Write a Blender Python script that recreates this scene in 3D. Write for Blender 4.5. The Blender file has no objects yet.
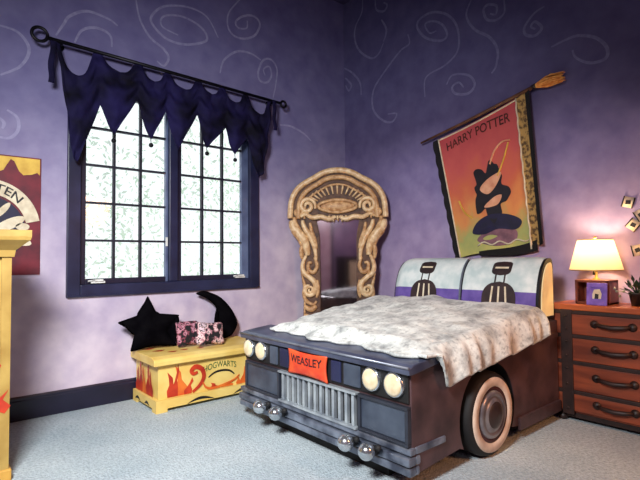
import bpy, bmesh, math, random
from math import sin, cos, pi, radians, sqrt, atan2
from mathutils import Vector, Matrix, noise
random.seed(7)
SC = bpy.context.scene
COL = SC.collection

# ------------------------------------------------------------------ helpers
def lin(c):
    out = []
    for v in c:
        v /= 255.0
        out.append(v / 12.92 if v <= 0.04045 else ((v + 0.055) / 1.055) ** 2.4)
    return tuple(out) + (1.0,)

def new_mat(name):
    m = bpy.data.materials.new(name)
    m.use_nodes = True
    nt = m.node_tree
    return m, nt, nt.nodes['Principled BSDF']

def mat(name, c1, c2=None, scale=8.0, rough=0.6, metal=0.0, bump=0.0, bscale=None, detail=4.0,
        spec=0.5, emit=None, estr=0.0, lo=0.35, hi=0.65, sheen=0.0, stretch=None):
    m, nt, b = new_mat(name)
    N, K = nt.nodes, nt.links
    b.inputs['Roughness'].default_value = rough
    b.inputs['Metallic'].default_value = metal
    b.inputs['Specular IOR Level'].default_value = spec
    if sheen:
        b.inputs['Sheen Weight'].default_value = sheen
    tc = N.new('ShaderNodeTexCoord')
    src = tc.outputs['Object']
    if stretch:
        mp = N.new('ShaderNodeMapping')
        mp.inputs['Scale'].default_value = stretch
        K.new(src, mp.inputs['Vector'])
        src = mp.outputs['Vector']
    if c2 is None:
        c2 = tuple(max(0, v * 0.86) for v in c1)
    nz = N.new('ShaderNodeTexNoise')
    nz.inputs['Scale'].default_value = scale
    nz.inputs['Detail'].default_value = detail
    K.new(src, nz.inputs['Vector'])
    rp = N.new('ShaderNodeValToRGB')
    rp.color_ramp.elements[0].position = lo
    rp.color_ramp.elements[0].color = lin(c2)
    rp.color_ramp.elements[1].position = hi
    rp.color_ramp.elements[1].color = lin(c1)
    K.new(nz.outputs['Fac'], rp.inputs['Fac'])
    K.new(rp.outputs['Color'], b.inputs['Base Color'])
    if bump:
        n2 = N.new('ShaderNodeTexNoise')
        n2.inputs['Scale'].default_value = bscale or scale * 4
        n2.inputs['Detail'].default_value = 3
        K.new(src, n2.inputs['Vector'])
        bp = N.new('ShaderNodeBump')
        bp.inputs['Strength'].default_value = bump
        bp.inputs['Distance'].default_value = 0.02
        K.new(n2.outputs['Fac'], bp.inputs['Height'])
        K.new(bp.outputs['Normal'], b.inputs['Normal'])
    if emit:
        b.inputs['Emission Color'].default_value = lin(emit)
        b.inputs['Emission Strength'].default_value = estr
    return m

class B:
    """collects geometry for ONE mesh"""
    def __init__(s):
        s.v, s.f, s.m, s.sm = [], [], [], []
        s.uv = None
    def add(s, V, F, m=0, smooth=False):
        o = len(s.v)
        s.v += [tuple(p) for p in V]
        for f in F:
            s.f.append([i + o for i in f]); s.m.append(m); s.sm.append(smooth)
        return s
    def box(s, x0, x1, y0, y1, z0, z1, m=0):
        V = [(x, y, z) for x in (x0, x1) for y in (y0, y1) for z in (z0, z1)]
        F = [(0, 1, 3, 2), (4, 6, 7, 5), (0, 4, 5, 1), (2, 3, 7, 6), (0, 2, 6, 4), (1, 5, 7, 3)]
        return s.add(V, F, m)
    def tube(s, P, r, n=8, m=0, cap=True, smooth=True):
        P = [Vector(p) for p in P]
        R = r if isinstance(r, (list, tuple)) else [r] * len(P)
        V, F = [], []
        up = None
        for i, p in enumerate(P):
            t = (P[min(i + 1, len(P) - 1)] - P[max(i - 1, 0)])
            if t.length < 1e-9: t = Vector((0, 0, 1))
            t.normalize()
            if up is None:
                up = Vector((0, 0, 1)) if abs(t.z) < 0.9 else Vector((1, 0, 0))
            a = up - t * up.dot(t)
            if a.length < 1e-6: a = t.orthogonal()
            a.normalize(); up = a
            b = t.cross(a)
            for k in range(n):
                th = 2 * pi * k / n
                V.append(p + (a * cos(th) + b * sin(th)) * R[i])
        for i in range(len(P) - 1):
            for k in range(n):
                k2 = (k + 1) % n
                F.append((i * n + k, i * n + k2, (i + 1) * n + k2, (i + 1) * n + k))
        s.add(V, F, m, smooth)
        if cap:
            o = len(s.v) - len(V)
            s.f.append([o + k for k in range(n)][::-1]); s.m.append(m); s.sm.append(False)
            e = o + (len(P) - 1) * n
            s.f.append([e + k for k in range(n)]); s.m.append(m); s.sm.append(False)
        return s
    def lathe(s, prof, c, axis='z', n=32, m=0, smooth=True):
        V, F = [], []
        for (r, h) in prof:
            for k in range(n):
                a = 2 * pi * k / n
                if axis == 'z': p = (c[0] + r * cos(a), c[1] + r * sin(a), c[2] + h)
                elif axis == 'y': p = (c[0] + r * cos(a), c[1] + h, c[2] + r * sin(a))
                else: p = (c[0] + h, c[1] + r * cos(a), c[2] + r * sin(a))
                V.append(p)
        for i in range(len(prof) - 1):
            for k in range(n):
                k2 = (k + 1) % n
                F.append((i * n + k, i * n + k2, (i + 1) * n + k2, (i + 1) * n + k))
        return s.add(V, F, m, smooth)
    def sphere(s, c, r, m=0, n=20):
        pr = [(r * sin(pi * i / 12) + 1e-5, -r * cos(pi * i / 12)) for i in range(13)]
        return s.lathe(pr, c, 'z', n, m)
    def prism(s, poly, f0, f1, m=0, msides=None):
        """poly: 2D points; f0/f1 map a 2D point to 3D for the two caps"""
        n = len(poly)
        V = [f0(p) for p in poly] + [f1(p) for p in poly]
        s.add(V, [list(range(n))[::-1], list(range(n, 2 * n))], m)
        o = len(s.v) - 2 * n
        for i in range(n):
            j = (i + 1) % n
            s.f.append([o + i, o + j, o + n + j, o + n + i]); s.m.append(m if msides is None else msides); s.sm.append(False)
        return s
    def ribbon(s, P, w, nrm, m=0):
        nrm = Vector(nrm); P = [Vector(p) for p in P]
        V, F = [], []
        for i, p in enumerate(P):
            t = (P[min(i + 1, len(P) - 1)] - P[max(i - 1, 0)]).normalized()
            d = nrm.cross(t).normalized()
            k = i / max(1, len(P) - 1)
            ww = w * (0.55 + 0.45 * sin(pi * min(1, max(0, k))))
            V += [p + d * ww / 2, p - d * ww / 2]
        for i in range(len(P) - 1):
            F.append((2 * i, 2 * i + 1, 2 * i + 3, 2 * i + 2))
        return s.add(V, F, m)
    def grid(s, fn, nu, nv, m=0, smooth=True, mfn=None):
        V = [fn(i / nu, j / nv) for i in range(nu + 1) for j in range(nv + 1)]
        o = len(s.v)
        s.v += [tuple(p) for p in V]
        for i in range(nu):
            for j in range(nv):
                a = o + i * (nv + 1) + j
                s.f.append([a, a + nv + 1, a + nv + 2, a + 1])
                s.m.append(mfn((i + .5) / nu, (j + .5) / nv) if mfn else m); s.sm.append(smooth)
        return s

def obj(name, b, mats, parent=None, bevel=0, solid=0, subsurf=0, local=False, recalc=True):
    me = bpy.data.meshes.new(name)
    off = Vector((0, 0, 0))
    if parent is not None and not local:
        r = parent
        while r.parent: r = r.parent
        off = Vector(r.location)
    me.from_pydata([tuple(Vector(v) - off) for v in b.v], [], b.f)
    if not isinstance(mats, (list, tuple)): mats = [mats]
    for m in mats: me.materials.append(m)
    for p, mi, sm in zip(me.polygons, b.m, b.sm):
        p.material_index = mi; p.use_smooth = sm
    if recalc:
        bm = bmesh.new(); bm.from_mesh(me)
        bmesh.ops.recalc_face_normals(bm, faces=bm.faces[:])
        bm.to_mesh(me); bm.free()
    me.update()
    o = bpy.data.objects.new(name, me); COL.objects.link(o)
    if parent is not None: o.parent = parent
    if bevel:
        md = o.modifiers.new('bevel', 'BEVEL'); md.width = bevel; md.segments = 2; md.limit_method = 'ANGLE'
        md.angle_limit = radians(40)
    if solid:
        md = o.modifiers.new('solid', 'SOLIDIFY'); md.thickness = solid; md.offset = 0
    if subsurf:
        md = o.modifiers.new('sub', 'SUBSURF'); md.levels = subsurf; md.render_levels = subsurf
    return o

def tag(o, label, cat, group=None):
    o['label'] = label; o['category'] = cat
    if group: o['group'] = group
    return o
def thing(name, label, cat, loc=(0, 0, 0), rot=None, group=None):
    o = bpy.data.objects.new(name, None); COL.objects.link(o)
    o.location = loc; o.empty_display_size = 0.1
    if rot: o.rotation_euler = rot
    return tag(o, label, cat, group)
def struct(name, b, m, parent=None, **k):
    o = obj(name, b, m, parent, **k)
    if parent is None: o['kind'] = 'structure'
    return o

def spline(P, n=8, closed=False):
    P = [Vector(p) for p in P]; out = []
    N = len(P); rng = N if closed else N - 1
    g = (lambda i: P[i % N]) if closed else (lambda i: P[min(max(i, 0), N - 1)])
    for i in range(rng):
        p0, p1, p2, p3 = g(i - 1), g(i), g(i + 1), g(i + 2)
        for k in range(n):
            t = k / n
            out.append(0.5 * ((2 * p1) + (p2 - p0) * t + (2 * p0 - 5 * p1 + 4 * p2 - p3) * t * t + (3 * p1 - p0 - 3 * p2 + p3) * t ** 3))
    if not closed: out.append(P[-1])
    return out
def lerp(a, b, t): return a + (b - a) * t
def sstep(t):
    t = max(0, min(1, t)); return t * t * (3 - 2 * t)

def text_geo(txt, width, height, fn, depth=0.002):
    """letters as flat geometry: returns B; fn maps (u,v) (u in 0..width, v in 0..height) to 3D"""
    cu = bpy.data.curves.new('txt', 'FONT'); cu.body = txt; cu.size = 1.0; cu.offset = 0.012
    o = bpy.data.objects.new('txt', cu); COL.objects.link(o)
    dg = bpy.context.evaluated_depsgraph_get()
    me = bpy.data.meshes.new_from_object(o.evaluated_get(dg))
    xs = [v.co.x for v in me.vertices]; ys = [v.co.y for v in me.vertices]
    x0, x1, y0, y1 = min(xs), max(xs), min(ys), max(ys)
    b = B()
    b.add([fn((v.co.x - x0) / (x1 - x0) * width, (v.co.y - y0) / (y1 - y0) * height) for v in me.vertices],
          [list(p.vertices) for p in me.polygons])
    bpy.data.objects.remove(o); bpy.data.curves.remove(cu); bpy.data.meshes.remove(me)
    return b

# ------------------------------------------------------------------ room numbers
YL, XR, H = 4.61, 4.36, 4.75          # window wall plane, bed wall plane, ceiling
XB, YB = -1.7, -1.7                   # walls behind the viewer

# ------------------------------------------------------------------ wall paint with shade in its height gradient
def wall_paint(name, stops, mott, add=None):
    m, nt, b = new_mat(name)
    N, K = nt.nodes, nt.links
    b.inputs['Roughness'].default_value = 0.85
    b.inputs['Specular IOR Level'].default_value = 0.2
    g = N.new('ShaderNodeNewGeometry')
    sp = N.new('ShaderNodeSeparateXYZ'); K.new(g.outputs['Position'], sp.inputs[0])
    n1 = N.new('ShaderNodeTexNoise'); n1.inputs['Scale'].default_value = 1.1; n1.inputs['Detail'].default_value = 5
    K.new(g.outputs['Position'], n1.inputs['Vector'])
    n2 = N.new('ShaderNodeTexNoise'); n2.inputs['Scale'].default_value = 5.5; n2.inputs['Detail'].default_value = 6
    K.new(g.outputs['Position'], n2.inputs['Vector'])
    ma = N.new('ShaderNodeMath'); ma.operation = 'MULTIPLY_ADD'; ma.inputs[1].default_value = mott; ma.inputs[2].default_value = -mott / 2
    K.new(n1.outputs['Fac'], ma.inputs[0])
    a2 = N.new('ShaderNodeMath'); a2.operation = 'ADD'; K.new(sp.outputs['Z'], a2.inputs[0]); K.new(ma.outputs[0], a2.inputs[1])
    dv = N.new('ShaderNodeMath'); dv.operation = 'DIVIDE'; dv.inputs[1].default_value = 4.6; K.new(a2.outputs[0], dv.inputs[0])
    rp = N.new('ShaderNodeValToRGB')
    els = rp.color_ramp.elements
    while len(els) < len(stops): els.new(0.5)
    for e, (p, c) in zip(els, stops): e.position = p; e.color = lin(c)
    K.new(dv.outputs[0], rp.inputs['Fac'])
    mx = N.new('ShaderNodeMixRGB'); mx.blend_type = 'MULTIPLY'; mx.inputs['Fac'].default_value = 1.0
    r2 = N.new('ShaderNodeValToRGB')
    r2.color_ramp.elements[0].position = 0.3; r2.color_ramp.elements[0].color = (0.72, 0.70, 0.80, 1)
    r2.color_ramp.elements[1].position = 0.7; r2.color_ramp.elements[1].color = (1.0, 1.0, 1.0, 1)
    K.new(n2.outputs['Fac'], r2.inputs['Fac'])
    K.new(rp.outputs['Color'], mx.inputs[1]); K.new(r2.outputs['Color'], mx.inputs[2])
    src = mx.outputs[0]
    if add:
        m3 = N.new('ShaderNodeMixRGB'); m3.blend_type = 'MIX'
        m3.inputs[2].default_value = lin(add[0])
        n3 = N.new('ShaderNodeTexNoise'); n3.inputs['Scale'].default_value = 26; K.new(g.outputs['Position'], n3.inputs['Vector'])
        m4 = N.new('ShaderNodeMath'); m4.operation = 'MULTIPLY'; m4.inputs[1].default_value = add[1]
        K.new(n3.outputs['Fac'], m4.inputs[0]); K.new(m4.outputs[0], m3.inputs['Fac'])
        K.new(src, m3.inputs[1]); src = m3.outputs[0]
    K.new(src, b.inputs['Base Color'])
    return m

PL = [(0.0, (220, 206, 218)), (0.28, (206, 194, 212)), (0.44, (172, 164, 194)), (0.60, (134, 130, 170)), (0.76, (122, 118, 162)), (0.92, (104, 98, 144))]  # sponge-paint gradient, with room shade mixed into the upper stops
PR = [(0.0, (196, 176, 204)), (0.30, (182, 164, 200)), (0.46, (150, 138, 182)), (0.60, (104, 96, 134)), (0.76, (104, 99, 140)), (0.92, (92, 86, 126))]  # bed wall: its dimmer light is put into the paint colour too
paintL = wall_paint('lilac_sponge_paint_and_shade', PL, 1.0)
paintR = wall_paint('purple_sponge_paint_and_shade', PR, 1.0)
swirlL = wall_paint('chalk_swirl_paint_and_shade', PL, 1.0, ((190, 188, 220), 0.62))
swirlR = wall_paint('chalk_swirl_paint_dim_and_shade', PR, 1.0, ((166, 164, 200), 0.55))
paintB = mat('plum_paint', (150, 116, 150), (116, 88, 124), 2.0, 0.9)
ceil_m = mat('indigo_ceiling_paint', (58, 50, 92), (44, 38, 74), 1.5, 0.9)

# carpet
carpet, nt, b = new_mat('pale_carpet')
N, K = nt.nodes, nt.links
b.inputs['Roughness'].default_value = 0.95; b.inputs['Specular IOR Level'].default_value = 0.1
g = N.new('ShaderNodeNewGeometry')
na = N.new('ShaderNodeTexNoise'); na.inputs['Scale'].default_value = 1.6; na.inputs['Detail'].default_value = 4
nb = N.new('ShaderNodeTexNoise'); nb.inputs['Scale'].default_value = 48; nb.inputs['Detail'].default_value = 4
vo = N.new('ShaderNodeTexVoronoi'); vo.inputs['Scale'].default_value = 85
for q in (na, nb, vo): K.new(g.outputs['Position'], q.inputs['Vector'])
ra = N.new('ShaderNodeValToRGB')
ra.color_ramp.elements[0].position = 0.3; ra.color_ramp.elements[0].color = lin((172, 187, 195))
ra.color_ramp.elements[1].position = 0.7; ra.color_ramp.elements[1].color = lin((200, 211, 215))
K.new(na.outputs['Fac'], ra.inputs['Fac'])
rb = N.new('ShaderNodeValToRGB')
rb.color_ramp.elements[0].position = 0.32; rb.color_ramp.elements[0].color = (0.62, 0.64, 0.66, 1)
rb.color_ramp.elements[1].position = 0.62; rb.color_ramp.elements[1].color = (1, 1, 1, 1)
K.new(nb.outputs['Fac'], rb.inputs['Fac'])
mx = N.new('ShaderNodeMixRGB'); mx.blend_type = 'MULTIPLY'; mx.inputs['Fac'].default_value = 0.8
K.new(ra.outputs['Color'], mx.inputs[1]); K.new(rb.outputs['Color'], mx.inputs[2]); K.new(mx.outputs[0], b.inputs['Base Color'])
bp = N.new('ShaderNodeBump'); bp.inputs['Strength'].default_value = 0.5; bp.inputs['Distance'].default_value = 0.02
K.new(vo.outputs['Distance'], bp.inputs['Height']); K.new(bp.outputs['Normal'], b.inputs['Normal'])

# ------------------------------------------------------------------ room shell
struct('floor', B().box(XB - .1, XR + .1, YB - .1, YL + .1, -0.1, 0.0), carpet)
struct('ceiling', B().box(XB - .1, XR + .1, YB - .1, YL + .1, H, H + 0.1), ceil_m)
WX0, WX1, WZ0, WZ1 = 1.06, 2.90, 1.06, 2.90       # rough opening of the window
SWL = [
 [(0.48, 3.24), (0.61, 3.22), (0.69, 3.1), (0.63, 2.94), (0.49, 2.83)],
 [(0.54, 2.55), (0.61, 2.5), (0.62, 2.4), (0.56, 2.32), (0.46, 2.32)],
 [(0.48, 2.48), (0.52, 2.44), (0.51, 2.39)],
 [(0.89, 3.28), (0.95, 3.4), (1.0, 3.49), (1.14, 3.58), (1.32, 3.57), (1.41, 3.53)],
 [(1.04, 3.26), (1.1, 3.39), (1.22, 3.45), (1.34, 3.42), (1.36, 3.31)],
 [(1.58, 3.84), (1.62, 3.66), (1.72, 3.51), (1.86, 3.43), (1.91, 3.35), (1.86, 3.26), (1.79, 3.29)],
 [(2.47, 3.73), (2.33, 3.92), (2.11, 3.95), (1.86, 3.87), (1.73, 3.72), (1.77, 3.62), (1.91, 3.54), (2.11, 3.55), (2.33, 3.66), (2.27, 3.78), (2.06, 3.83), (1.86, 3.77), (1.84, 3.66), (2.01, 3.62)],
 [(2.74, 4.25), (2.6, 4.05), (2.59, 3.89), (2.67, 3.81), (2.81, 3.82), (2.95, 3.91), (3.01, 4.06), (2.92, 4.12), (2.78, 4.07), (2.69, 3.98), (2.72, 3.92), (2.83, 3.95), (2.84, 4.04)],
 [(3.19, 3.21), (3.23, 3.38), (3.25, 3.58), (3.17, 3.67), (3.06, 3.64), (2.99, 3.5), (3.0, 3.39), (3.1, 3.38), (3.17, 3.48), (3.14, 3.58), (3.06, 3.53), (3.08, 3.46)],
 [(2.49, 3.34), (2.54, 3.5), (2.7, 3.64), (2.88, 3.67), (3.02, 3.63)],
 [(3.29, 2.91), (3.45, 2.92), (3.64, 2.87), (3.77, 2.79)],
]
SWR = [
 [(4.24, 4.66), (4.26, 4.5), (4.38, 4.35), (4.39, 4.18), (4.3, 4.0), (4.1, 3.84), (3.97, 3.86), (3.89, 3.97)],
 [(4.02, 4.56), (4.0, 4.43), (3.88, 4.36), (3.82, 4.41), (3.88, 4.47)],
 [(3.92, 4.27), (3.84, 4.11), (3.89, 3.98)],
 [(3.51, 3.93), (3.49, 3.81), (3.63, 3.77), (3.88, 3.6), (4.07, 3.42), (4.08, 3.18), (3.92, 3.0), (3.77, 2.95), (3.7, 3.03), (3.84, 3.06)],
 [(3.28, 3.12), (3.26, 3.34), (3.0, 3.4), (2.84, 3.51), (2.84, 3.75), (2.96, 3.94), (3.16, 4.05), (3.33, 4.04), (3.37, 3.96), (3.26, 3.8), (3.06, 3.69), (2.97, 3.72), (3.03, 3.86), (3.16, 3.95), (3.26, 3.95), (3.2, 3.83), (3.11, 3.82)],
 [(4.60, 3.87), (4.45, 3.76), (4.31, 3.59), (4.29, 3.42)],
 [(4.59, 3.73), (4.55, 3.70), (4.47, 3.6), (4.52, 3.54), (4.58, 3.63)],
 [(2.67, 3.98), (2.73, 3.84), (2.64, 3.66), (2.47, 3.51), (2.39, 3.35), (2.41, 3.2), (2.46, 3.14)],
 [(2.31, 3.83), (2.31, 3.7), (2.4, 3.66), (2.5, 3.71), (2.53, 3.82), (2.48, 3.85), (2.39, 3.8), (2.4, 3.72), (2.46, 3.75)],
 [(1.92, 3.6), (2.02, 3.57), (2.11, 3.48), (2.1, 3.4), (2.01, 3.36), (1.95, 3.41), (2.01, 3.49), (2.05, 3.46), (2.01, 3.42)],
 [(1.87, 3.2), (1.75, 3.22), (1.64, 3.22), (1.5, 3.15), (1.42, 3.04), (1.43, 2.95), (1.55, 2.95), (1.66, 3.03), (1.69, 3.11)],
 [(2.99, 3.18), (2.91, 3.26), (2.72, 3.2), (2.65, 3.08), (2.73, 3.01), (2.88, 3.05), (2.92, 3.13), (2.84, 3.16), (2.78, 3.09)],
]
b = B()
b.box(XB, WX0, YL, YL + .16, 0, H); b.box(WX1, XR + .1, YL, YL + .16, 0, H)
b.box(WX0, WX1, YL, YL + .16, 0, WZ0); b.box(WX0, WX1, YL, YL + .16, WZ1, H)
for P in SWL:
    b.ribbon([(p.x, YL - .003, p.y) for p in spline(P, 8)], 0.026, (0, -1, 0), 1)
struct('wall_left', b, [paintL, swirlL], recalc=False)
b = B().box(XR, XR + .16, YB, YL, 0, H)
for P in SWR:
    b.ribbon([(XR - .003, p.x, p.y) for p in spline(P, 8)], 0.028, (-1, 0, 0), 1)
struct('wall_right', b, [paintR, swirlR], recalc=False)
struct('wall_back', B().box(XB - .16, XB, YB, YL, 0, H), paintB)
struct('wall_front', B().box(XB, XR, YB - .16, YB, 0, H), paintB)
navy = mat('navy_gloss_paint', (38, 42, 74), (26, 29, 56), 5, 0.35)
navy_d = mat('navy_dark_paint', (30, 28, 52), (22, 21, 42), 5, 0.35)
def baseb(a0, a1, fn):
    b = B(); prof = [(0, 0), (.018, 0), (.018, .155), (.012, .165), (.012, .18), (.006, .195), (0, .195)]
    b.prism(prof, lambda p: fn(a0, p[0], p[1]), lambda p: fn(a1, p[0], p[1])); return b
struct('baseboard_left', baseb(XB, XR, lambda a, d, z: (a, YL - d, z)), navy_d)
struct('baseboard_right', baseb(YB, YL - .02, lambda a, d, z: (XR - d, a, z)), navy_d)

# ------------------------------------------------------------------ window
win = bpy.data.objects.new('window_1', None); COL.objects.link(win); win.location = (1.98, YL, 0.98); win['kind'] = 'structure'
b = B()
y0, y1 = YL - .035, YL + .10
b.box(.99, 1.10, y0, y1, .98, 2.96); b.box(2.85, 2.97, y0, y1, .98, 2.96)
b.box(1.10, 2.85, y0, y1, 2.875, 2.96); b.box(1.10, 2.85, y0, y1, .98, 1.09)
b.box(1.915, 2.005, y0 + .01, y1, 1.09, 2.875)
obj('window_frame', b, navy, win, bevel=.008)
b = B().box(.995, 2.965, YL - .045, YL - .034, .985, 1.0); obj('window_sill', b, navy, win, bevel=.003)
muntin = mat('dark_muntin', (26, 26, 44), (18, 18, 32), 6, 0.5)
stile = mat('blue_grey_stile', (98, 112, 146), (70, 80, 112), 4, 0.4)
gl, nt, bs = new_mat('window_glass')
N, K = nt.nodes, nt.links
tr = N.new('ShaderNodeBsdfTransparent'); tr.inputs['Color'].default_value = (.97, .99, .98, 1)
gs = N.new('ShaderNodeBsdfGlossy'); gs.inputs['Roughness'].default_value = .03
ms = N.new('ShaderNodeMixShader'); ms.inputs['Fac'].default_value = .04
K.new(tr.outputs[0], ms.inputs[1]); K.new(gs.outputs[0], ms.inputs[2]); K.new(ms.outputs[0], N['Material Output'].inputs['Surface'])
white_p = mat('white_fitting', (232, 232, 228), None, 10, 0.4)
for (xa, xb, right) in ((1.10, 1.915, 0), (2.005, 2.85, 1)):
    gx0, gx1 = xa + .05, xb - (.085 if right else .025)
    b = B(); ya, yb = YL + .01, YL + .06
    b.box(xa, gx0, ya, yb, 1.09, 2.875); b.box(gx1, xb, ya, yb, 1.09, 2.875, 1)
    b.box(gx0, gx1, ya, yb, 1.09, 1.14); b.box(gx0, gx1, ya, yb, 2.84, 2.875)
    sh = obj('window_sash', b, [navy_d, stile], win, bevel=.004)
    b = B()
    for k in (1, 2):
        x = lerp(gx0, gx1, k / 3); b.box(x - .011, x + .011, ya + .005, yb - .005, 1.14, 2.84)
    for z in (1.487, 1.832, 2.178, 2.525):
        b.box(gx0, gx1, ya + .008, yb - .008, z - .010, z + .010)
    obj('muntin_grid', b, muntin, sh)
    obj('pane', B().box(gx0, gx1, YL + .04, YL + .044, 1.14, 2.84), gl, sh)
    cx = gx0 + .04 if not right else gx1 - .10
    b = B().box(cx, cx + .12, ya - .035, ya, 1.10, 1.118); b.box(cx + .03, cx + .10, ya - .05, ya - .02, 1.116, 1.135)
    b.tube([(cx + .03, ya - .04, 1.128), (cx - .03, ya - .045, 1.12)], .007, 6)
    obj('window_crank', b, white_p, sh)
obj('window_latch', B().box(1.888, 1.908, YL - .005, YL + .012, 1.44, 1.53), white_p, win, bevel=.003)

# foliage outside
leafm = mat('pale_sunlit_leaf', (240, 246, 232), (206, 226, 200), 3, 0.7)
b = B(); rnd = random.Random(3)
for i in range(9500):
    x = rnd.uniform(-.5, 6.5); y = rnd.uniform(7.5, 9.5); z = rnd.uniform(-.5, 5.5)
    d = noise.noise(Vector((x * .8, y * .4, z * .9)))
    if d < rnd.uniform(-.35, .35): continue
    s_ = rnd.uniform(.025, .07); a = rnd.uniform(0, 2 * pi); t_ = rnd.uniform(-.9, .9)
    u_ = Vector((cos(a), sin(t_) * .5, sin(a))) * s_; w_ = Vector((-sin(a) * .6, sin(t_) * .6, cos(a) * .6)) * s_
    c_ = Vector((x, y, z))
    b.add([c_ - u_, c_ - w_ * .6, c_ + u_, c_ + w_ * .6], [(0, 1, 2, 3)])
o = obj('foliage', b, leafm, recalc=False); o['kind'] = 'stuff'; tag(o, 'pale sunlit green foliage seen through the window panes', 'foliage')

# ------------------------------------------------------------------ curtain rod and valance
iron = mat('black_iron', (24, 22, 30), (14, 13, 18), 12, 0.4, 0.6)
rod = thing('curtain_rod', 'black iron curtain rod with looped ends above the window', 'curtain rod', (2.0, YL - .13, 3.15))
RZ = lambda x: 3.185 - .026 * (x - .8)
YR = YL - .13
obj('rod', B().tube([(.80, YR, RZ(.80)), (3.21, YR, RZ(3.21))], .017, 10), iron, rod)
def loopfin(cx, cz, r):
    b = B(); b.tube([(cx + r * cos(a), YR, cz + r * sin(a)) for a in [2 * pi * k / 24 for k in range(25)]], .014, 8, cap=False); return b
obj('finial', loopfin(.745, 3.20, .058), iron, rod)
obj('finial', loopfin(3.25, 3.118, .036), iron, rod)
for x in (.92, 3.12):
    b = B().tube([(x, YR, RZ(x)), (x, YL - .004, RZ(x))], .012, 8); b.lathe([(.001, 0), (.035, 0), (.035, -.01), (.001, -.012)], (x, YL - .001, RZ(x)), 'y', 16)
    obj('bracket', b, iron, rod)

velvet = mat('midnight_velvet', (32, 27, 72), (9, 7, 22), 3, 0.8, spec=.15, bump=.25, bscale=18)
att = [(.86, 3.18), (1.2, 3.17), (1.57, 3.16), (1.85, 3.15), (2.18, 3.14), (2.45, 3.14), (2.74, 3.13), (3.07, 3.12)]
dips = [(1.06, 2.91), (1.37, 3.03), (1.71, 3.02), (2.0, 3.01), (2.32, 3.03), (2.6, 3.0), (2.9, 2.93)]
tips = [(1.04, 2.16), (1.34, 2.44), (1.68, 2.45), (1.95, 2.39), (2.26, 2.45), (2.59, 2.43), (2.89, 2.21)]
peaks = [(1.005, 2.2), (1.22, 2.69), (1.54, 2.80), (1.82, 2.75), (2.15, 2.78), (2.47, 2.70), (2.74, 2.64), (2.955, 2.26)]
def valf(s_, v):
    q = s_ * 7; i = min(6, int(q)); t = q - i
    a, d, c = att[i], dips[i], att[i + 1]
    w = abs(2 * t - 1)
    e = a if t < .5 else c
    w2 = min(1, w / .82)
    tx = lerp(a[0], c[0], t)
    tz = lerp(d[1], e[1] + .012, w2 ** 2.6)
    pk = peaks[i] if t < .5 else peaks[i + 1]; tp = tips[i]
    bx = lerp(tp[0], pk[0], w); bz = lerp(tp[1], pk[1], w ** 1.05)
    # gather the necks toward the rod
    x = lerp(tx, bx, v); z = lerp(tz, bz, v)
    y = YR - .012 - .045 * sin(pi * min(1, v * 1.1)) * (1 - .5 * w) + .020 * sin(17 * (v + .55 * (1 - w) * .6)) * (1 - .3 * v) + .006 * sin(60 * s_)
    return (x, y, z)
val = thing('valance', 'midnight blue swagged valance with jagged points hanging from the rod', 'valance', (2.0, YR, 3.15))
obj('swag_fabric', B().grid(valf, 140, 40), velvet, val, solid=.008, recalc=False)
for (x, z) in [(1.335, 2.385), (1.675, 2.395), (2.255, 2.395), (2.585, 2.37)]:
    b = B().sphere((x, YR - .03, z), .022, n=14); b.tube([(x, YR - .03, z + .018), (x, YR - .02, z + .07)], .004, 6)
    obj('tassel_bead', b, iron, val)
for (xa, za, xb, zb) in ((.84, 3.16, .825, 2.80), (3.10, 3.12, 3.105, 2.78)):
    b = B().grid(lambda u, v: (lerp(xa, xb, v) + (u - .5) * .045 + .006 * sin(9 * v), YR - .03 + .006 * sin(12 * v), lerp(za, zb, v)), 3, 14)
    obj('tie', b, velvet, val, solid=.006, recalc=False)

# ------------------------------------------------------------------ left poster
maroon = mat('maroon_print', (120, 26, 44), (84, 14, 34), 7, 0.6)
goldp = mat('gold_print', (236, 196, 84), (206, 160, 60), 9, 0.6)
creamp = mat('cream_print', (236, 224, 196), (206, 190, 160), 14, 0.6)
inkp = mat('black_print', (26, 20, 32), (16, 12, 22), 10, 0.6)
navyp = mat('navy_print', (30, 26, 66), (20, 18, 48), 8, 0.6)
YP = YL - .011
pos = thing('poster', 'maroon and gold poster with a cream arched banner on the left wall', 'poster', (.42, YP, 1.2))
b = B().box(.05, .79, YP, YP + .008, 1.19, 2.175)
def flat(b, pts, y, m):
    b.add([(x, y, z) for x, z in pts], [list(range(len(pts)))], m)
# gold scalloped crown along the top, in one strip
top = [(.05, 2.165)] + [(.78, 2.165)]
low = [(.78, 2.03), (.76, 2.05), (.72, 2.03), (.66, 2.02), (.63, 2.05), (.595, 2.13), (.57, 2.145), (.545, 2.10), (.52, 2.05), (.46, 2.02), (.40, 2.03), (.36, 2.12), (.33, 2.145), (.30, 2.10), (.26, 2.03), (.18, 2.02), (.05, 2.03)]
flat(b, top + low, YP - .002, 1)
ocx, ocz = .42, 1.56
arc = [(ocx + .37 * cos(a), ocz + .41 * sin(a)) for a in [radians(12 + 156 * k / 24) for k in range(25)]]
ari = [(ocx + .27 * cos(a), ocz + .29 * sin(a)) for a in [radians(168 - 156 * k / 24) for k in range(25)]]
flat(b, arc + ari, YP - .003, 2)
disc = [(ocx + .26 * cos(a), ocz + .27 * sin(a)) for a in [2 * pi * k / 28 for k in range(28)]]
flat(b, disc, YP - .002, 4)
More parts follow.
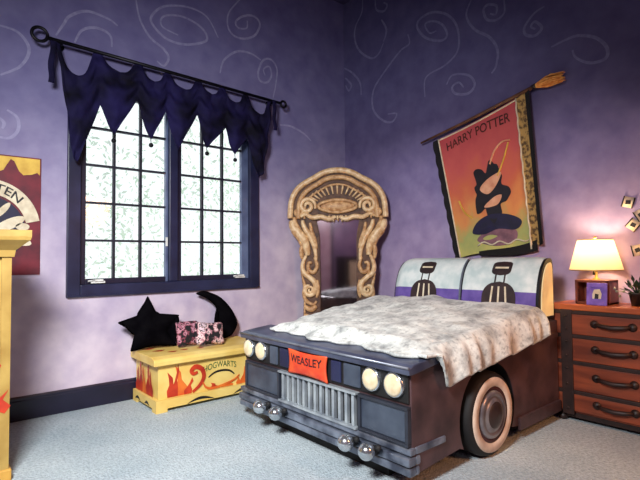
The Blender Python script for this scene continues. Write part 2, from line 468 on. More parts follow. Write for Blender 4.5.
for (dx, dz, r, sq, rot) in ((.15, .05, .12, .35, .5), (.20, -.08, .11, .35, -.3), (.10, .16, .08, .3, .9), (.02, -.05, .1, .4, 1.2), (.24, .03, .05, .6, 0)):
    flat(b, [(ocx + dx + r * cos(a) * cos(rot) - r * sq * sin(a) * sin(rot), ocz + dz + r * cos(a) * sin(rot) + r * sq * sin(a) * cos(rot)) for a in [2 * pi * k / 16 for k in range(16)]], YP - .004, 2)
flat(b, [(.06, 1.20), (.10, 1.30), (.2, 1.26), (.3, 1.31), (.42, 1.25), (.55, 1.30), (.66, 1.25), (.75, 1.29), (.78, 1.2)], YP - .002, 0)
obj('printed_sheet', b, [maroon, goldp, creamp, inkp, navyp], pos, recalc=False)
def arcmap(r0, a0, a1, w):
    def f(u, v):
        a = lerp(a0, a1, u / w); r = r0 + v
        return (ocx + r * 1.0 * cos(a), YP - .005, ocz + r * 1.12 * sin(a))
    return f
obj('lettering', text_geo('TEN', .2, .062, arcmap(.282, radians(82), radians(44), .2)), inkp, pos, recalc=False)

# ------------------------------------------------------------------ yellow cabinet at left edge
yel = mat('buttery_yellow_paint', (236, 206, 122), (220, 182, 92), 4, 0.5)
yel_d = mat('ochre_paint', (210, 160, 72), (186, 132, 52), 6, 0.5)
flame_m = mat('flame_red_paint', (206, 66, 30), (160, 34, 22), 7, 0.5)
flame_o = mat('flame_orange_paint', (228, 120, 44), (206, 84, 32), 7, 0.5)
black_p = mat('black_paint', (22, 20, 22), (14, 13, 14), 8, 0.5)
cabm = mat('deep_yellow_paint', (184, 152, 80), (154, 120, 54), 5, 0.5)  # deeper yellow than the chest
cab = thing('cabinet', 'tall yellow cabinet with flared cornice and painted flames at the left edge', 'cabinet', (-.05, 3.68, 0))
b = B().box(-.55, .435, 3.42, 3.96, .06, 1.35); b.box(.385, .435, 3.40, 3.42, .06, 1.35); b.box(-.55, -.5, 3.40, 3.42, .06, 1.35)
for (x, z0, h) in ((.36, .62, .22), (.33, .95, .2), (.41, .4, .14)):
    P = [(x, z0), (x + .03, z0 + h * .3), (x - .01, z0 + h * .6), (x + .02, z0 + h), (x - .04, z0 + h * .6), (x - .05, z0 + h * .2)]
    b.add([(px, 3.398, pz) for px, pz in P], [list(range(6))], 1)
obj('carcass', b, [cabm, flame_m], cab)
b = B(); prof = [(0, 1.33), (.012, 1.33), (.018, 1.37), (.05, 1.40), (.085, 1.43), (.09, 1.45), (.09, 1.49), (0, 1.49)]
def corn(p):  # four mitred corners for one profile point
    d, z = p; return [(-.55 - d, 3.40 - d, z), (.435 + d, 3.40 - d, z), (.435 + d, 3.96 + min(d, .05), z), (-.55 - d, 3.96 + min(d, .05), z)]
rings = [corn(p) for p in prof]
V = [q for r_ in rings for q in r_]; F = []
for i in range(len(rings) - 1):
    for k in range(4): F.append((i * 4 + k, i * 4 + (k + 1) % 4, (i + 1) * 4 + (k + 1) % 4, (i + 1) * 4 + k))
F.append((len(V) - 4, len(V) - 3, len(V) - 2, len(V) - 1)); b.add(V, F)
b.add([(.44, 3.338, 1.41), (.49, 3.318, 1.43), (.50, 3.309, 1.452), (.46, 3.309, 1.452)], [(0, 1, 2, 3)], 1)
obj('cornice', b, [cabm, yel_d], cab)
obj('door', B().box(-.48, .37, 3.405, 3.425, .14, 1.30), cabm, cab, bevel=.006)
obj('plinth', B().box(-.57, .45, 3.39, 3.96, 0, .07), yel_d, cab, bevel=.008)

# ------------------------------------------------------------------ toy chest
chest = thing('toy_chest', 'yellow toy chest with painted red flames under the window', 'toy chest', (2.1, 4.33, 0))
CX0, CX1, CY0, CY1 = 1.59, 2.62, 4.04, 4.57
b = B().box(CX0, CX1, CY0, CY1, .10, .41)
def tongue(b, f, a, z0, w, h, lean, m):
    P = [(a - w / 2, z0), (a + w / 2, z0), (a + w * .55, z0 + h * .25), (a + w * .2 + lean * .3, z0 + h * .5), (a + w * .34 + lean * .7, z0 + h * .75), (a + lean, z0 + h),
         (a - w * .06 + lean * .6, z0 + h * .72), (a - w * .2 + lean * .25, z0 + h * .48), (a - w * .55, z0 + h * .25)]
    b.add([f(*p) for p in P], [list(range(len(P)))], m)
ff = lambda x, z: (x, CY0 - .002, z)
fe = lambda y, z: (CX0 - .002, y, z)
kf = 0
for (x, w, h, l, m) in ((1.72, .10, .22, -.05, 1), (1.80, .10, .27, -.06, 2), (1.74, .05, .28, .03, 1), (1.86, .07, .14, .04, 1), (2.44, .08, .16, .0, 2), (2.50, .07, .24, .02, 1), (2.54, .05, .14, .0, 2), (2.38, .06, .08, -.03, 2), (2.25, .12, .05, .05, 2), (2.12, .10, .06, -.04, 1)):
    kf += .0006; tongue(b, lambda px, pz, k=kf: (px, CY0 - .002 - k, pz), x, .11, w, h, l, m)
for (y, w, h, l, m) in ((4.18, .08, .22, .02, 1), (4.25, .08, .30, -.02, 1), (4.34, .09, .24, .03, 2), (4.42, .08, .31, 0, 1), (4.5, .09, .22, -.02, 1)):
    kf += .0006; tongue(b, lambda py, pz, k=kf: (CX0 - .002 - k, py, pz), y, .11, w, h, l, m)
S = spline([(1.90, .12), (1.97, .17), (2.01, .24), (1.99, .31), (1.93, .34), (1.89, .31), (1.91, .28), (1.95, .29)], 6)
for i in range(len(S) - 1): pass
b.ribbon([(p.x, CY0 - .011, p.y) for p in S], .042, (0, -1, 0), 1)
S = spline([(2.0, .19), (2.03, .14), (2.09, .12), (2.2, .13), (2.32, .16), (2.38, .2)], 6)
b.ribbon([(p.x, CY0 - .012, p.y) for p in S], .022, (0, -1, 0), 2)
S = spline([(2.06, .22), (2.12, .255), (2.2, .265), (2.28, .25), (2.33, .21)], 6)
b.ribbon([(p.x, CY0 - .003, p.y) for p in S], .02, (0, -1, 0), 3)
obj('chest_body', b, [yel, flame_m, flame_o, black_p], chest, recalc=False)
b = B(); prof = [(CY0 - .055, .40), (CY0 - .055, .435), (CY0 - .04, .455), (CY0 + .02, .472), (CY1, .472), (CY1, .40)]
b.prism(prof, lambda p: (CX0 - .055, p[0], p[1]), lambda p: (CX1 + .05, p[0], p[1]))
for (x, y, r) in ((1.70, 4.3, .05), (1.78, 4.18, .04), (1.66, 4.45, .05), (1.9, 4.2, .035), (2.05, 4.18, .03)):
    b.add([(x + r * (1 + .4 * sin(3 * a)) * cos(a), y + r * .6 * sin(a), .4745) for a in [2 * pi * k / 14 for k in range(14)]], [list(range(14))], 1)
obj('lid', b, [yel, flame_m], chest, bevel=.006)
b = B()
b.box(CX0 - .03, CX1 + .03, CY0 - .035, CY1, .03, .105); 
for x in (CX0 - .03, CX1 - .07): b.box(x, x + .1, CY0 - .035, CY0 + .06, 0, .03)
for x in (CX0 - .03, CX1 - .07): b.box(x, x + .1, CY1 - .1, CY1, 0, .03)
for (xa, xb) in ((1.84, 2.10), (2.30, 2.50)):
    P = [(lerp(xa, xb, k / 12), .035 + .04 * sin(pi * k / 12)) for k in range(13)] + [(lerp(xb, xa, k / 12), .032 + .018 * sin(pi * k / 12)) for k in range(13)]
    b.add([(x, CY0 - .037, z) for x, z in P], [list(range(len(P)))], 1)
for (ya, yb) in ((4.16, 4.27), (4.38, 4.50)):
    P = [(lerp(ya, yb, k / 8), .04 + .03 * sin(pi * k / 8)) for k in range(9)] + [(lerp(yb, ya, k / 8), .035 + .01 * sin(pi * k / 8)) for k in range(9)]
    b.add([(CX0 - .032, y, z) for y, z in P], [list(range(len(P)))], 1)
obj('plinth', b, [yel, black_p], chest)
green_p = mat('green_letter_paint', (96, 118, 66), (66, 90, 50), 9, 0.5)
def chtext(u, v):
    k = u / .34; return (2.01 + u, CY0 - .004, .27 + v + .03 * sin(pi * k))
obj('lettering', text_geo('HOGWARTS', .34, .055, chtext), green_p, chest, recalc=False)

# ------------------------------------------------------------------ pillows on the chest
def pillow(name, label, cat, poly, yc, th, m, tilt=0.0, rnds=2, mfn=None):
    """puffy shape from a 2D outline (x,z), standing upright"""
    zb = min(p[1] for p in poly); xc = sum(p[0] for p in poly) / len(poly)
    bm = bmesh.new()
    vs = [bm.verts.new((p[0] - xc, 0, p[1] - zb)) for p in poly]
    fc = bm.faces.new(vs)
    bmesh.ops.triangulate(bm, faces=[fc])
    for _ in range(4):
        bmesh.ops.subdivide_edges(bm, edges=[e for e in bm.edges if e.calc_length() > .03], cuts=1)
        bmesh.ops.triangulate(bm, faces=[f for f in bm.faces if len(f.verts) > 3])
    P2 = [Vector((p[0] - xc, p[1] - zb)) for p in poly]
    def dist(v):
        d = 9
        for i in range(len(P2)):
            a, c = P2[i], P2[(i + 1) % len(P2)]; ab = c - a
            t = max(0, min(1, (v - a).dot(ab) / max(1e-9, ab.length_squared))); d = min(d, (v - a - ab * t).length)
        return d
    dm = max(dist(Vector((v.co.x, v.co.z))) for v in bm.verts)
    front = list(bm.verts); faces = list(bm.faces)
    V, F = [], []
    bm.verts.index_update()
    n = len(bm.verts)
    for sgn in (-1, 1):
        for v in bm.verts:
            d = dist(Vector((v.co.x, v.co.z))); V.append((v.co.x, sgn * th * (1 - (1 - min(1, d / dm)) ** 2) ** .5 , v.co.z))
    for f in bm.faces:
        ids = [v.index for v in f.verts]; F.append(ids); F.append([i + n for i in ids][::-1])
    bm.free()
    b = B().add(V, F, 0, True)
    me = bpy.data.meshes.new(name); me.from_pydata(b.v, [], b.f)
    me.materials.append(m)
    bm = bmesh.new(); bm.from_mesh(me)
    bmesh.ops.remove_doubles(bm, verts=bm.verts[:], dist=.0005); bmesh.ops.recalc_face_normals(bm, faces=bm.faces[:])
    bm.to_mesh(me); bm.free()
    for p in me.polygons: p.use_smooth = True
    o = bpy.data.objects.new(name, me); COL.objects.link(o)
    o.location = (xc, yc, .476); o.rotation_euler = (tilt, 0, 0)
    return tag(o, label, cat)
blackv = mat('black_plush', (14, 13, 16), (7, 6, 9), 9, 1.0, spec=.0)
def sc_(P, cx, k):  # smooth sampling
    return [(p.x, p.y) for p in spline([(x, z) for x, z in P], k, True)]
star = [(1.663, .975), (1.735, .815), (1.945, .785), (1.815, .655), (1.905, .515), (1.69, .545), (1.495, .515), (1.54, .665), (1.40, .765), (1.585, .815)]
def rounded(P, r=.12):
    out = []
    n = len(P)
    for i in range(n):
        a, p, c = Vector(P[i - 1]), Vector(P[i]), Vector(P[(i + 1) % n])
        q0 = p.lerp(a, r); q1 = p.lerp(c, r)
        for t in (0, .33, .67, 1): out.append(tuple((q0 * (1 - t) ** 2 + p * 2 * t * (1 - t) + q1 * t * t)))
    return out
pillow('star_pillow', 'black plush star shaped pillow on the left of the yellow chest', 'pillow', rounded([(1.66 + (x - 1.66) * 1.1, .515 + (z - .515) * 1.1) for x, z in star]), 4.42, .055, blackv, radians(-8))
mo = lambda x, y: (1.404 + (x - 123) * .0102, .992 - (y - 291) * .0102)
cres = [mo(*p) for p in [(198, 292), (205, 289.5), (213, 291), (226, 297.5), (237, 310), (242.5, 323), (240, 331), (232, 338), (215, 339), (217, 333), (221, 325), (221, 314), (217, 304), (208, 296.5)]]
pillow('moon_pillow', 'black plush crescent moon pillow on the right of the yellow chest', 'pillow', [(p.x, p.y) for p in spline(cres, 3, True)], 4.46, .045, blackv, radians(-8))
patt, nt, bs = new_mat('pink_black_print_fabric')
N, K = nt.nodes, nt.links
tc = N.new('ShaderNodeTexCoord'); nz = N.new('ShaderNodeTexNoise'); nz.inputs['Scale'].default_value = 17; nz.inputs['Detail'].default_value = 3
K.new(tc.outputs['Object'], nz.inputs['Vector'])
rp = N.new('ShaderNodeValToRGB'); rp.color_ramp.interpolation = 'CONSTANT'
E_ = rp.color_ramp.elements; E_[0].position = 0; E_[0].color = lin((24, 22, 28)); E_[1].position = .47; E_[1].color = lin((176, 124, 134))
for p_, c_ in ((.53, (226, 196, 196)), (.60, (50, 44, 50)), (.64, (214, 190, 200))):
    e = E_.new(p_); e.color = lin(c_)
K.new(nz.outputs['Fac'], rp.inputs['Fac']); K.new(rp.outputs['Color'], bs.inputs['Base Color']); bs.inputs['Roughness'].default_value = .9
pat2 = patt.copy(); pat2.name = 'dusky_pink_print_fabric'
for n_ in pat2.node_tree.nodes:
    if n_.type == 'VALTORGB':
        for e, c_ in zip(n_.color_ramp.elements, ((22, 18, 24), (120, 60, 74), (186, 130, 146), (40, 30, 36), (150, 90, 110))): e.color = lin(c_)
def cush(x0, x1, z0, z1): return rounded([(x0, z0), (x0 + (x1 - x0) * .5, z0 + .012), (x1, z0), (x1 - .012, (z0 + z1) / 2), (x1, z1), ((x0 + x1) / 2, z1 - .012), (x0, z1), (x0 + .012, (z0 + z1) / 2)], .2)
c1 = pillow('throw_cushion', 'small dusky pink and black cushion beside the star pillow', 'cushion', cush(1.87, 2.10, .52, .755), 4.29, .045, pat2, radians(-14))
c2 = pillow('throw_cushion', 'small pale pink printed cushion in front of the moon pillow', 'cushion', cush(2.00, 2.31, .52, .745), 4.175, .045, patt, radians(-18))
c2.location.z += .012; c1.location.z += .01
c2.rotation_euler = (radians(-18), radians(6), radians(6))

# ------------------------------------------------------------------ ornate standing mirror across the corner
MA = (3.82, 4.18, 0)
mir = thing('standing_mirror', 'tall ornate carved gold mirror standing across the corner behind the bed', 'mirror', MA, (0, 0, radians(-45)))
# local frame: +x to the image right, -y towards the room, z up
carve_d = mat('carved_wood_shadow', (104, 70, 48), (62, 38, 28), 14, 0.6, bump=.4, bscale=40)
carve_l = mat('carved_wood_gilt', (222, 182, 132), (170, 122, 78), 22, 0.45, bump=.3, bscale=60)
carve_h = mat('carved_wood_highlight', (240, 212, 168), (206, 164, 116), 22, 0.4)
half = [(.44, .02), (.43, .35), (.42, .63), (.415, .89), (.435, 1.05), (.45, 1.18), (.435, 1.34), (.45, 1.5), (.485, 1.61), (.56, 1.72), (.594, 1.87), (.575, 2.02), (.51, 2.14), (.41, 2.22), (.30, 2.275), (.2, 2.33), (.1, 2.36), (0, 2.368)]
inn = [(.225, .10), (.22, .5), (.215, .9), (.215, 1.1), (.22, 1.33), (.222, 1.56), (.25, 1.72), (.262, 1.79)]
hs = spline(half, 5); hi_ = spline(inn, 5)
b = B()
Z0, TH = 0.0, .09
outl = [(p.x, p.y) for p in hs] + [(-p.x, p.y) for p in hs[::-1][1:]]
# ring of the frame: pair outer and inner by height, sides first
def outer_at(z):
    for a, c in zip(hs, hs[1:]):
        if a.y <= z <= c.y: return lerp(a.x, c.x, (z - a.y) / max(1e-6, c.y - a.y))
    return 0
def inner_at(z):
    for a, c in zip(hi_, hi_[1:]):
        if a.y <= z <= c.y: return lerp(a.x, c.x, (z - a.y) / max(1e-6, c.y - a.y))
    return .262
zs = [.10 + (1.79 - .10) * k / 44 for k in range(45)]
for sg in (-1, 1):
    L = [(sg * outer_at(z), z) for z in zs]; I_ = [(sg * inner_at(z), z) for z in zs]
    for k in range(44):
        q = [L[k], L[k + 1], I_[k + 1], I_[k]]
        b.add([(x, -.02, z) for x, z in q] + [(x, TH - .02, z) for x, z in q], [(0, 1, 2, 3), (4, 7, 6, 5), (0, 4, 5, 1), (3, 2, 6, 7)], 0)
crest = [(p.x, p.y) for p in hs if p.y >= 1.79]
zo = outer_at(1.79)
cp = [(zo, 1.79)] + crest + [(-x, z) for x, z in crest[::-1][1:]] + [(-zo, 1.79)]
b.prism(cp, lambda p: (p[0], -.02, p[1]), lambda p: (p[0], TH - .02, p[1]))
b.box(-.44, .44, -.02, TH - .02, .0, .10)
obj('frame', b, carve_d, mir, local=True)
# gilt carvings, each a piece of its own
def carve(name, b, m): return obj(name, b, m, mir, local=True)
def T(name, P, r, y, m):
    r *= 1.3; pts = spline(P, 5); R = [r * (.55 + .45 * sin(pi * (k / (len(pts) - 1)) ** .8)) for k in range(len(pts))]
    carve(name, B().tube([(p.x, y, p.y) for p in pts], R, 7), m)
def sym(name, P, r, y=-.035, m=None):
    T(name, P, r, y, m or carve_l); T(name, [(-x, z) for x, z in P], r, y, m or carve_l)
rim = [(x * .95, z - .015) for x, z in [(.594, 1.80), (.594, 1.87), (.575, 2.02), (.51, 2.14), (.41, 2.22), (.30, 2.275), (.2, 2.33), (.1, 2.36), (0, 2.368)]]
full = rim + [(-x, z) for x, z in rim[::-1][1:]]
def band(k, zk, r, y): return B().tube([(p.x, y, p.y) for p in spline([(x * k, 1.75 + (z - 1.75) * zk) for x, z in full], 6)], r, 8)
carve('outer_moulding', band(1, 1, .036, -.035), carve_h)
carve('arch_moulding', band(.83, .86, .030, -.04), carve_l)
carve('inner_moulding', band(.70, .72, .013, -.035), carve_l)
for k in range(13):   # fan of short rays
    a = radians(25 + 130 * k / 12); x0, z0 = .26 * cos(a), 1.93 + .14 * sin(a); x1, z1 = .37 * cos(a), 1.95 + .22 * sin(a)
    carve('fan_ray', B().tube([(x0, -.035, z0), (x1, -.035, z1)], [.008, .014], 6), carve_h)
med = [(.21 * cos(a) * (1 + .1 * cos(2 * a)), 1.925 + .075 * sin(a)) for a in [2 * pi * k / 24 for k in range(25)]]
mb = B().tube([(x, -.04, z) for x, z in med], .020, 7, cap=False)
mb.grid(lambda u, v: (lerp(-.2, .2, u), -.022 - .03 * sin(pi * u) * sin(pi * v), 1.925 + .075 * (2 * v - 1) * max(.05, 1 - (2 * u - 1) ** 2) ** .5), 14, 8)
carve('medallion', mb, carve_l)
def spiral(cx, cz, r, turns, a0, sg=1, n=28): return [(cx + r * (1 - .8 * k / n) * cos(a0 + sg * turns * 2 * pi * k / n), cz + r * (1 - .8 * k / n) * sin(a0 + sg * turns * 2 * pi * k / n)) for k in range(n + 1)]
sym('volute', spiral(.36, 1.93, .10, 1.6, radians(200), -1), .022, -.04, carve_h)
sym('small_volute', spiral(.47, 1.86, .06, 1.3, radians(90), 1), .018, -.04)
sym('lintel_scroll', [(.02, 1.80), (.10, 1.77), (.2, 1.80), (.30, 1.79), (.38, 1.83), (.44, 1.80)], .024, -.045, carve_h)
for (x, l) in ((-.05, .07), (0, .06), (.05, .07), (.10, .04), (-.10, .04)):
    carve('drop', B().tube([(x, -.045, 1.81), (x, -.045, 1.81 - l)], [.016, .009], 7), carve_h)
sym('acanthus_leaf', [(.55, 1.76), (.53, 1.68), (.46, 1.60), (.40, 1.52), (.37, 1.42), (.36, 1.34)], .044, -.03, carve_h)
sym('acanthus_leaf', [(.56, 1.71), (.52, 1.62), (.46, 1.54), (.43, 1.45)], .026)
sym('leaf_strand', [(.42, 1.76), (.40, 1.68), (.35, 1.60), (.30, 1.50), (.27, 1.40), (.26, 1.28)], .026, -.035, carve_h)
sym('leaf_strand', [(.33, 1.73), (.31, 1.62), (.27, 1.52), (.25, 1.42)], .018, -.03)
sym('side_scroll', [(.38, 1.34), (.42, 1.24), (.41, 1.14), (.34, 1.08), (.28, 1.02), (.27, .93), (.33, .87), (.39, .90), (.39, .97), (.34, .98)], .026, -.035, carve_h)
sym('side_scroll', [(.28, 1.32), (.25, 1.22), (.29, 1.14), (.35, 1.17), (.35, 1.25), (.31, 1.25)], .020)
sym('side_scroll', [(.42, 1.06), (.40, .98), (.41, .88), (.38, .80), (.30, .76), (.26, .80)], .018, -.03)
sym('leaf_strand', [(.52, 1.80), (.50, 1.72), (.44, 1.63)], .022, -.032)
sym('leaf_strand', [(.41, 1.50), (.44, 1.40), (.43, 1.30)], .020, -.03)
sym('side_scroll', [(.34, 1.20), (.36, 1.12), (.33, 1.05)], .018, -.03)
sym('small_volute', spiral(.335, .93, .045, 1.2, radians(0), 1), .014, -.04, carve_h)
sym('side_scroll', [(.25, 1.05), (.24, .92), (.26, .84)], .018, -.03)
for k in range(7): sym('base_scroll', [(.26, .74 - .1 * k), (.33, .70 - .1 * k), (.40, .74 - .1 * k)], .026, -.03, carve_h if k % 2 else None)
for sg in (-1, 1):
    zz = [.5 + 1.22 * k / 100 for k in range(101)]
    carve('bead_row', B().tube([(sg * (outer_at(z) - .015), -.025, z) for z in zz], [.008 + .006 * abs(sin(k * pi / 4)) for k in range(101)], 6), carve_l)
mg, nt, bs = new_mat('mirror_glass'); bs.inputs['Metallic'].default_value = 1; bs.inputs['Roughness'].default_value = .06
N, K = nt.nodes, nt.links
nz = N.new('ShaderNodeTexNoise'); nz.inputs['Scale'].default_value = 3
rp = N.new('ShaderNodeValToRGB'); rp.color_ramp.elements[0].color = (.55, .5, .58, 1); rp.color_ramp.elements[1].color = (.8, .76, .8, 1)
K.new(nz.outputs['Fac'], rp.inputs['Fac']); K.new(rp.outputs['Color'], bs.inputs['Base Color'])
obj('mirror_glass', B().box(-.27, .27, .045, .055, .08, 1.82), mg, mir, local=True)

# ------------------------------------------------------------------ car bed
bed = thing('car_bed', 'dark grey vintage car shaped bed with chrome grille and whitewall wheel', 'bed', (3.0, 2.64, 0))
CY_R, CY_L = 1.71, 3.44; XF = 2.10
paint = mat('slate_car_paint', (98, 100, 118), (74, 76, 94), 3.5, 0.38, 0.15)
paint_shade = mat('slate_car_paint_warm_shade', (94, 70, 72), (58, 42, 46), 4.5, 0.45, 0.1)  # same car paint, browned to carry the warm shade on the flank
hoodm = mat('blue_slate_hood_paint', (84, 90, 112), (54, 58, 80), 5, 0.35, 0.15)
dark = mat('black_rubber', (20, 18, 20), (12, 11, 12), 10, 0.7)
chrome = mat('chrome', (214, 218, 222), (180, 186, 192), 6, 0.18, 0.9)
steel = mat('brushed_steel', (150, 156, 168), (112, 118, 132), 10, 0.35, 0.6)
panelm = mat('blue_grey_panel', (82, 92, 108), (58, 66, 82), 6, 0.4, 0.2)
WC = (2.89, .272)
arch = [(WC[0] + .335 * cos(a), WC[1] + .335 * sin(a)) for a in [radians(-28 + 236 * k / 28) for k in range(29)]]
prof = [(2.10, .10), (2.10, .66), (2.12, .69), (2.4, .725), (3.3, .75), (3.935, .79), (3.935, .09), (3.35, .09)] + arch + [(2.55, .13)]
b = B().prism(prof, lambda p: (p[0], CY_R, p[1]), lambda p: (p[0], CY_L, p[1]), 1)
# crease lines on both flanks
for (ys, sg) in ((CY_R, -1), (CY_L, 1)):
    b.box(3.27, 3.93, ys - (.02 if sg < 0 else 0), ys + (.02 if sg > 0 else 0), .075, .16, 1)
    b.box(2.12, 3.93, min(ys, ys + sg * .01), max(ys, ys + sg * .01), .655, .69, 1)
b.box(3.93, 4.33, 1.80, 3.38, .09, .78, 1)
obj('body', b, [paint, paint_shade], bed)
b = B()
for ys, sg in ((CY_R, 1), (CY_L, -1)):
    b.box(2.52, 3.26, min(ys + sg * .20, ys + sg * .23), max(ys + sg * .20, ys + sg * .23), .02, .62)
    b.grid(lambda u, v: (WC[0] + .334 * cos(radians(-28 + 236 * u)), ys + sg * (.004 + .2 * v), WC[1] + .334 * sin(radians(-28 + 236 * u))), 32, 1)
b.box(2.17, 3.9, 1.95, 3.2, 0.0, .12)  # dark base under the car, brought forward to stand in for the bumper shadow
obj('wheel_well_and_shadow_base', b, dark, bed)
# hood
b = B()
def hoodf(d):
    return [(2.055, .655 - d), (2.05, .69 - d), (2.09, .708 - d), (2.22, .722 - d), (2.36, .735 - d)]
top = hoodf(0); bot = [(2.36, .69), (2.10, .655)]
b.prism(top + bot, lambda p: (p[0], CY_R - .025, p[1]), lambda p: (p[0], CY_L + .02, p[1]))
obj('hood', b, hoodm, bed, bevel=.006)
obj('hood_edge_trim', B().tube([(2.05, CY_R - .025, .697), (2.05, CY_L + .02, .697)], .008, 8), steel, bed)
# front face pieces
obj('headlight_panel', B().box(2.085, 2.10, CY_R + .01, CY_L - .01, .49, .655), dark, bed, bevel=.004)
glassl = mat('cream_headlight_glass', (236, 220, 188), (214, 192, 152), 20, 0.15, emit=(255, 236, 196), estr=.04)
for y in (3.345, 3.17, 1.985, 1.81):
    hl = obj('headlight', B().lathe([(.070, 0), (.072, -.02), (.066, -.032), (.060, -.028)], (2.087, y, .583), 'x', 28), chrome, bed)
    pr = [(.062 * cos(radians(k * 9)), -.028 - .022 * sin(radians(k * 9))) for k in range(10)] + [(.0005, -.05)]
    obj('lens', B().lathe(pr, (2.087, y, .583), 'x', 28), glassl, hl)
for (y0, y1, m) in ((2.26, 2.355, navy), (2.085, 2.235, panelm), (2.96, 3.06, panelm), (2.82, 2.93, navy)):
    obj('reflector', B().box(2.072, 2.088, y0, y1, .505, .64), m, bed, bevel=.012)
# number plate: pinched cushion-like sheet
plate_m = mat('orange_red_plate', (232, 92, 44), (212, 60, 34), 9, 0.5)
def platef(u, v):
    a, c = 2 * u - 1, 2 * v - 1
    hw = .215 * (1 - .07 * (1 - c * c)); hh = .088 * (1 - .16 * (1 - a * a))
    return (2.062 - .018 * (1 - a * a) * (1 - c * c), 2.585 - a * hw, .572 + c * hh)
pb = B().grid(platef, 20, 12)
pl = obj('number_plate', pb, plate_m, bed, solid=.012, recalc=False)
def ptx(u, v):
    a = (u / .34) * 2 - 1; return (2.036 + .012 * a * a, 2.585 + .17 - u, .575 + v - .006 * (1 - a * a))
obj('lettering', text_geo('WEASLEY', .34, .055, ptx), inkp, pl, recalc=False)
# grille
b = B().box(2.096, 2.104, 2.12, 2.92, .262, .468, 1)
for k in range(13):
    y = 2.15 + .74 * k / 12; b.box(2.07, 2.098, y - .012, y + .012, .268, .462)
b.box(2.055, 2.095, 2.11, 2.93, .462, .478); b.box(2.055, 2.095, 2.11, 2.93, .252, .268)
obj('grille', b, [mat('grille_bar_metal', (196, 204, 208), (150, 158, 168), 9, .3, .5), dark], bed, bevel=.003)
for (y0, y1) in ((1.725, 2.095), (2.945, 3.40)):
    b = B().box(2.082, 2.10, y0, y1, .275, .455)
    fp = obj('front_panel', b, panelm, bed, bevel=.004)
    b = B(); b.box(2.068, 2.10, y0 - .01, y1 + .01, .455, .475); b.box(2.068, 2.10, y0 - .01, y1 + .01, .255, .275)
    b.box(2.068, 2.10, y0 - .012, y0 + .012, .275, .455); b.box(2.068, 2.10, y1 - .012, y1 + .012, .275, .455)
    obj('panel_frame', b, mat('dark_steel_frame', (60, 64, 76), None, 8, .4, .4), fp, bevel=.003)
# bumper: three stacked ridges, wrapping round the flanks
b = B()
for k, (z0, z1, xo) in enumerate(((.212, .252, .03), (.155, .204, .045), (.10, .148, .035))):
    x0 = XF - xo; xe = (2.40, 2.16, 2.15)[k]; yr, yl_ = CY_R - .012, CY_L + .05
    b.box(x0, XF + .02, yr, yl_, z0, z1)
    b.box(XF + .02, xe, yr, CY_R + .005, z0, z1); b.box(XF + .02, xe, CY_L - .005, yl_ - .03, z0, z1)
bum = obj('bumper', b, mat('bumper_steel', (140, 148, 164), (70, 76, 92), 8, .3, .5), bed, bevel=.010)
for y in (3.05, 2.845, 2.115, 1.94):
    fl = obj('fog_lamp', B().sphere((1.975, y, .198), .050, n=24), chrome, bum)
    b = B().tube([(2.0, y, .20), (2.05, y, .185)], [.03, .03], 12); b.sphere((2.02, y - .05, .22), .018, n=10); obj('lamp_mount', b, dark, fl)
# wheels
whitew = mat('whitewall_rubber', (222, 204, 186), (196, 176, 160), 12, 0.6)
hubm = mat('hubcap_metal', (150, 146, 150), (108, 102, 108), 9, 0.3, 0.6)
hubd = mat('hub_centre', (62, 48, 46), (40, 30, 30), 9, 0.4, 0.3)
redr = mat('maroon_rim', (70, 30, 32), (46, 20, 24), 9, 0.5)
for (yo, sg) in ((CY_R - .03, 1), (CY_L + .03, -1)):
    c = (WC[0], yo, WC[1]); S_ = lambda P: [(r_, sg * h_) for r_, h_ in P]
    wh = obj('wheel', B().lathe(S_([(.10, .02), (.24, .0), (.262, .012), (.272, .04), (.272, .13), (.25, .16), (.1, .16)]), c, 'y', 48), dark, bed)
    obj('whitewall', B().lathe(S_([(.178, .004), (.182, -.006), (.235, -.008), (.242, .004)]), c, 'y', 48), whitew, wh)
    obj('rim', B().lathe(S_([(.18, .006), (.178, -.002), (.15, .008), (.148, .012)]), c, 'y', 48), redr, wh)
    obj('hubcap', B().lathe(S_([(.155, .008), (.15, -.008), (.125, -.014), (.12, -.006), (.11, -.006), (.105, -.016), (.085, -.02)]), c, 'y', 48), hubm, wh)
    obj('hub_centre', B().lathe(S_([(.088, -.016), (.08, -.024), (.05, -.034), (.001, -.038)]), c, 'y', 32), hubd, wh)
# headboard in the shape of a car cabin with two windscreen panes
hp = spline([(3.665, .80), (3.672, .94), (3.70, 1.08), (3.75, 1.195), (3.82, 1.268), (3.90, 1.287)], 8)
HY0, HY1 = 1.73, 3.22
def hbp(s_, y, off=0):
    # s_ 0..1 along the curved front; rounded in plan at the far end
    q = s_ * (len(hp) - 1); i = min(len(hp) - 2, int(q)); t = q - i
    p = hp[i].lerp(hp[i + 1], t); tg = (hp[i + 1] - hp[i]).normalized(); nn = Vector((-tg.y, tg.x))
    e = max(0, (y - (HY1 - .16)) / .16); sh = .05 * e ** 2.5
    p = p + nn * off
    return (p.x + sh, y, p.y - sh * .7 * s_)
hb_m = mat('black_cabin_trim', (22, 20, 26), (14, 13, 18), 9, 0.45)
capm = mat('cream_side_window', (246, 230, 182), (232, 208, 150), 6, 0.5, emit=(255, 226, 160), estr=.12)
b = B()
poly = [(p.x, p.y) for p in hp] + [(3.925, 1.272), (3.94, 1.225), (3.94, .80)]
b.prism(poly, lambda p: (p[0], HY0, p[1]), lambda p: hbp(0, HY1)[0:0] or (p[0] + .04, HY1, p[1] - .02))
hb = obj('headboard', b, hb_m, bed)
skym = mat('pale_sky_print', (226, 234, 232), (190, 208, 208), 9, 0.6)
purp = mat('purple_print', (112, 90, 168), (88, 68, 146), 9, 0.6)
brownp = mat('dark_brown_print', (52, 34, 34), (34, 22, 26), 12, 0.6)
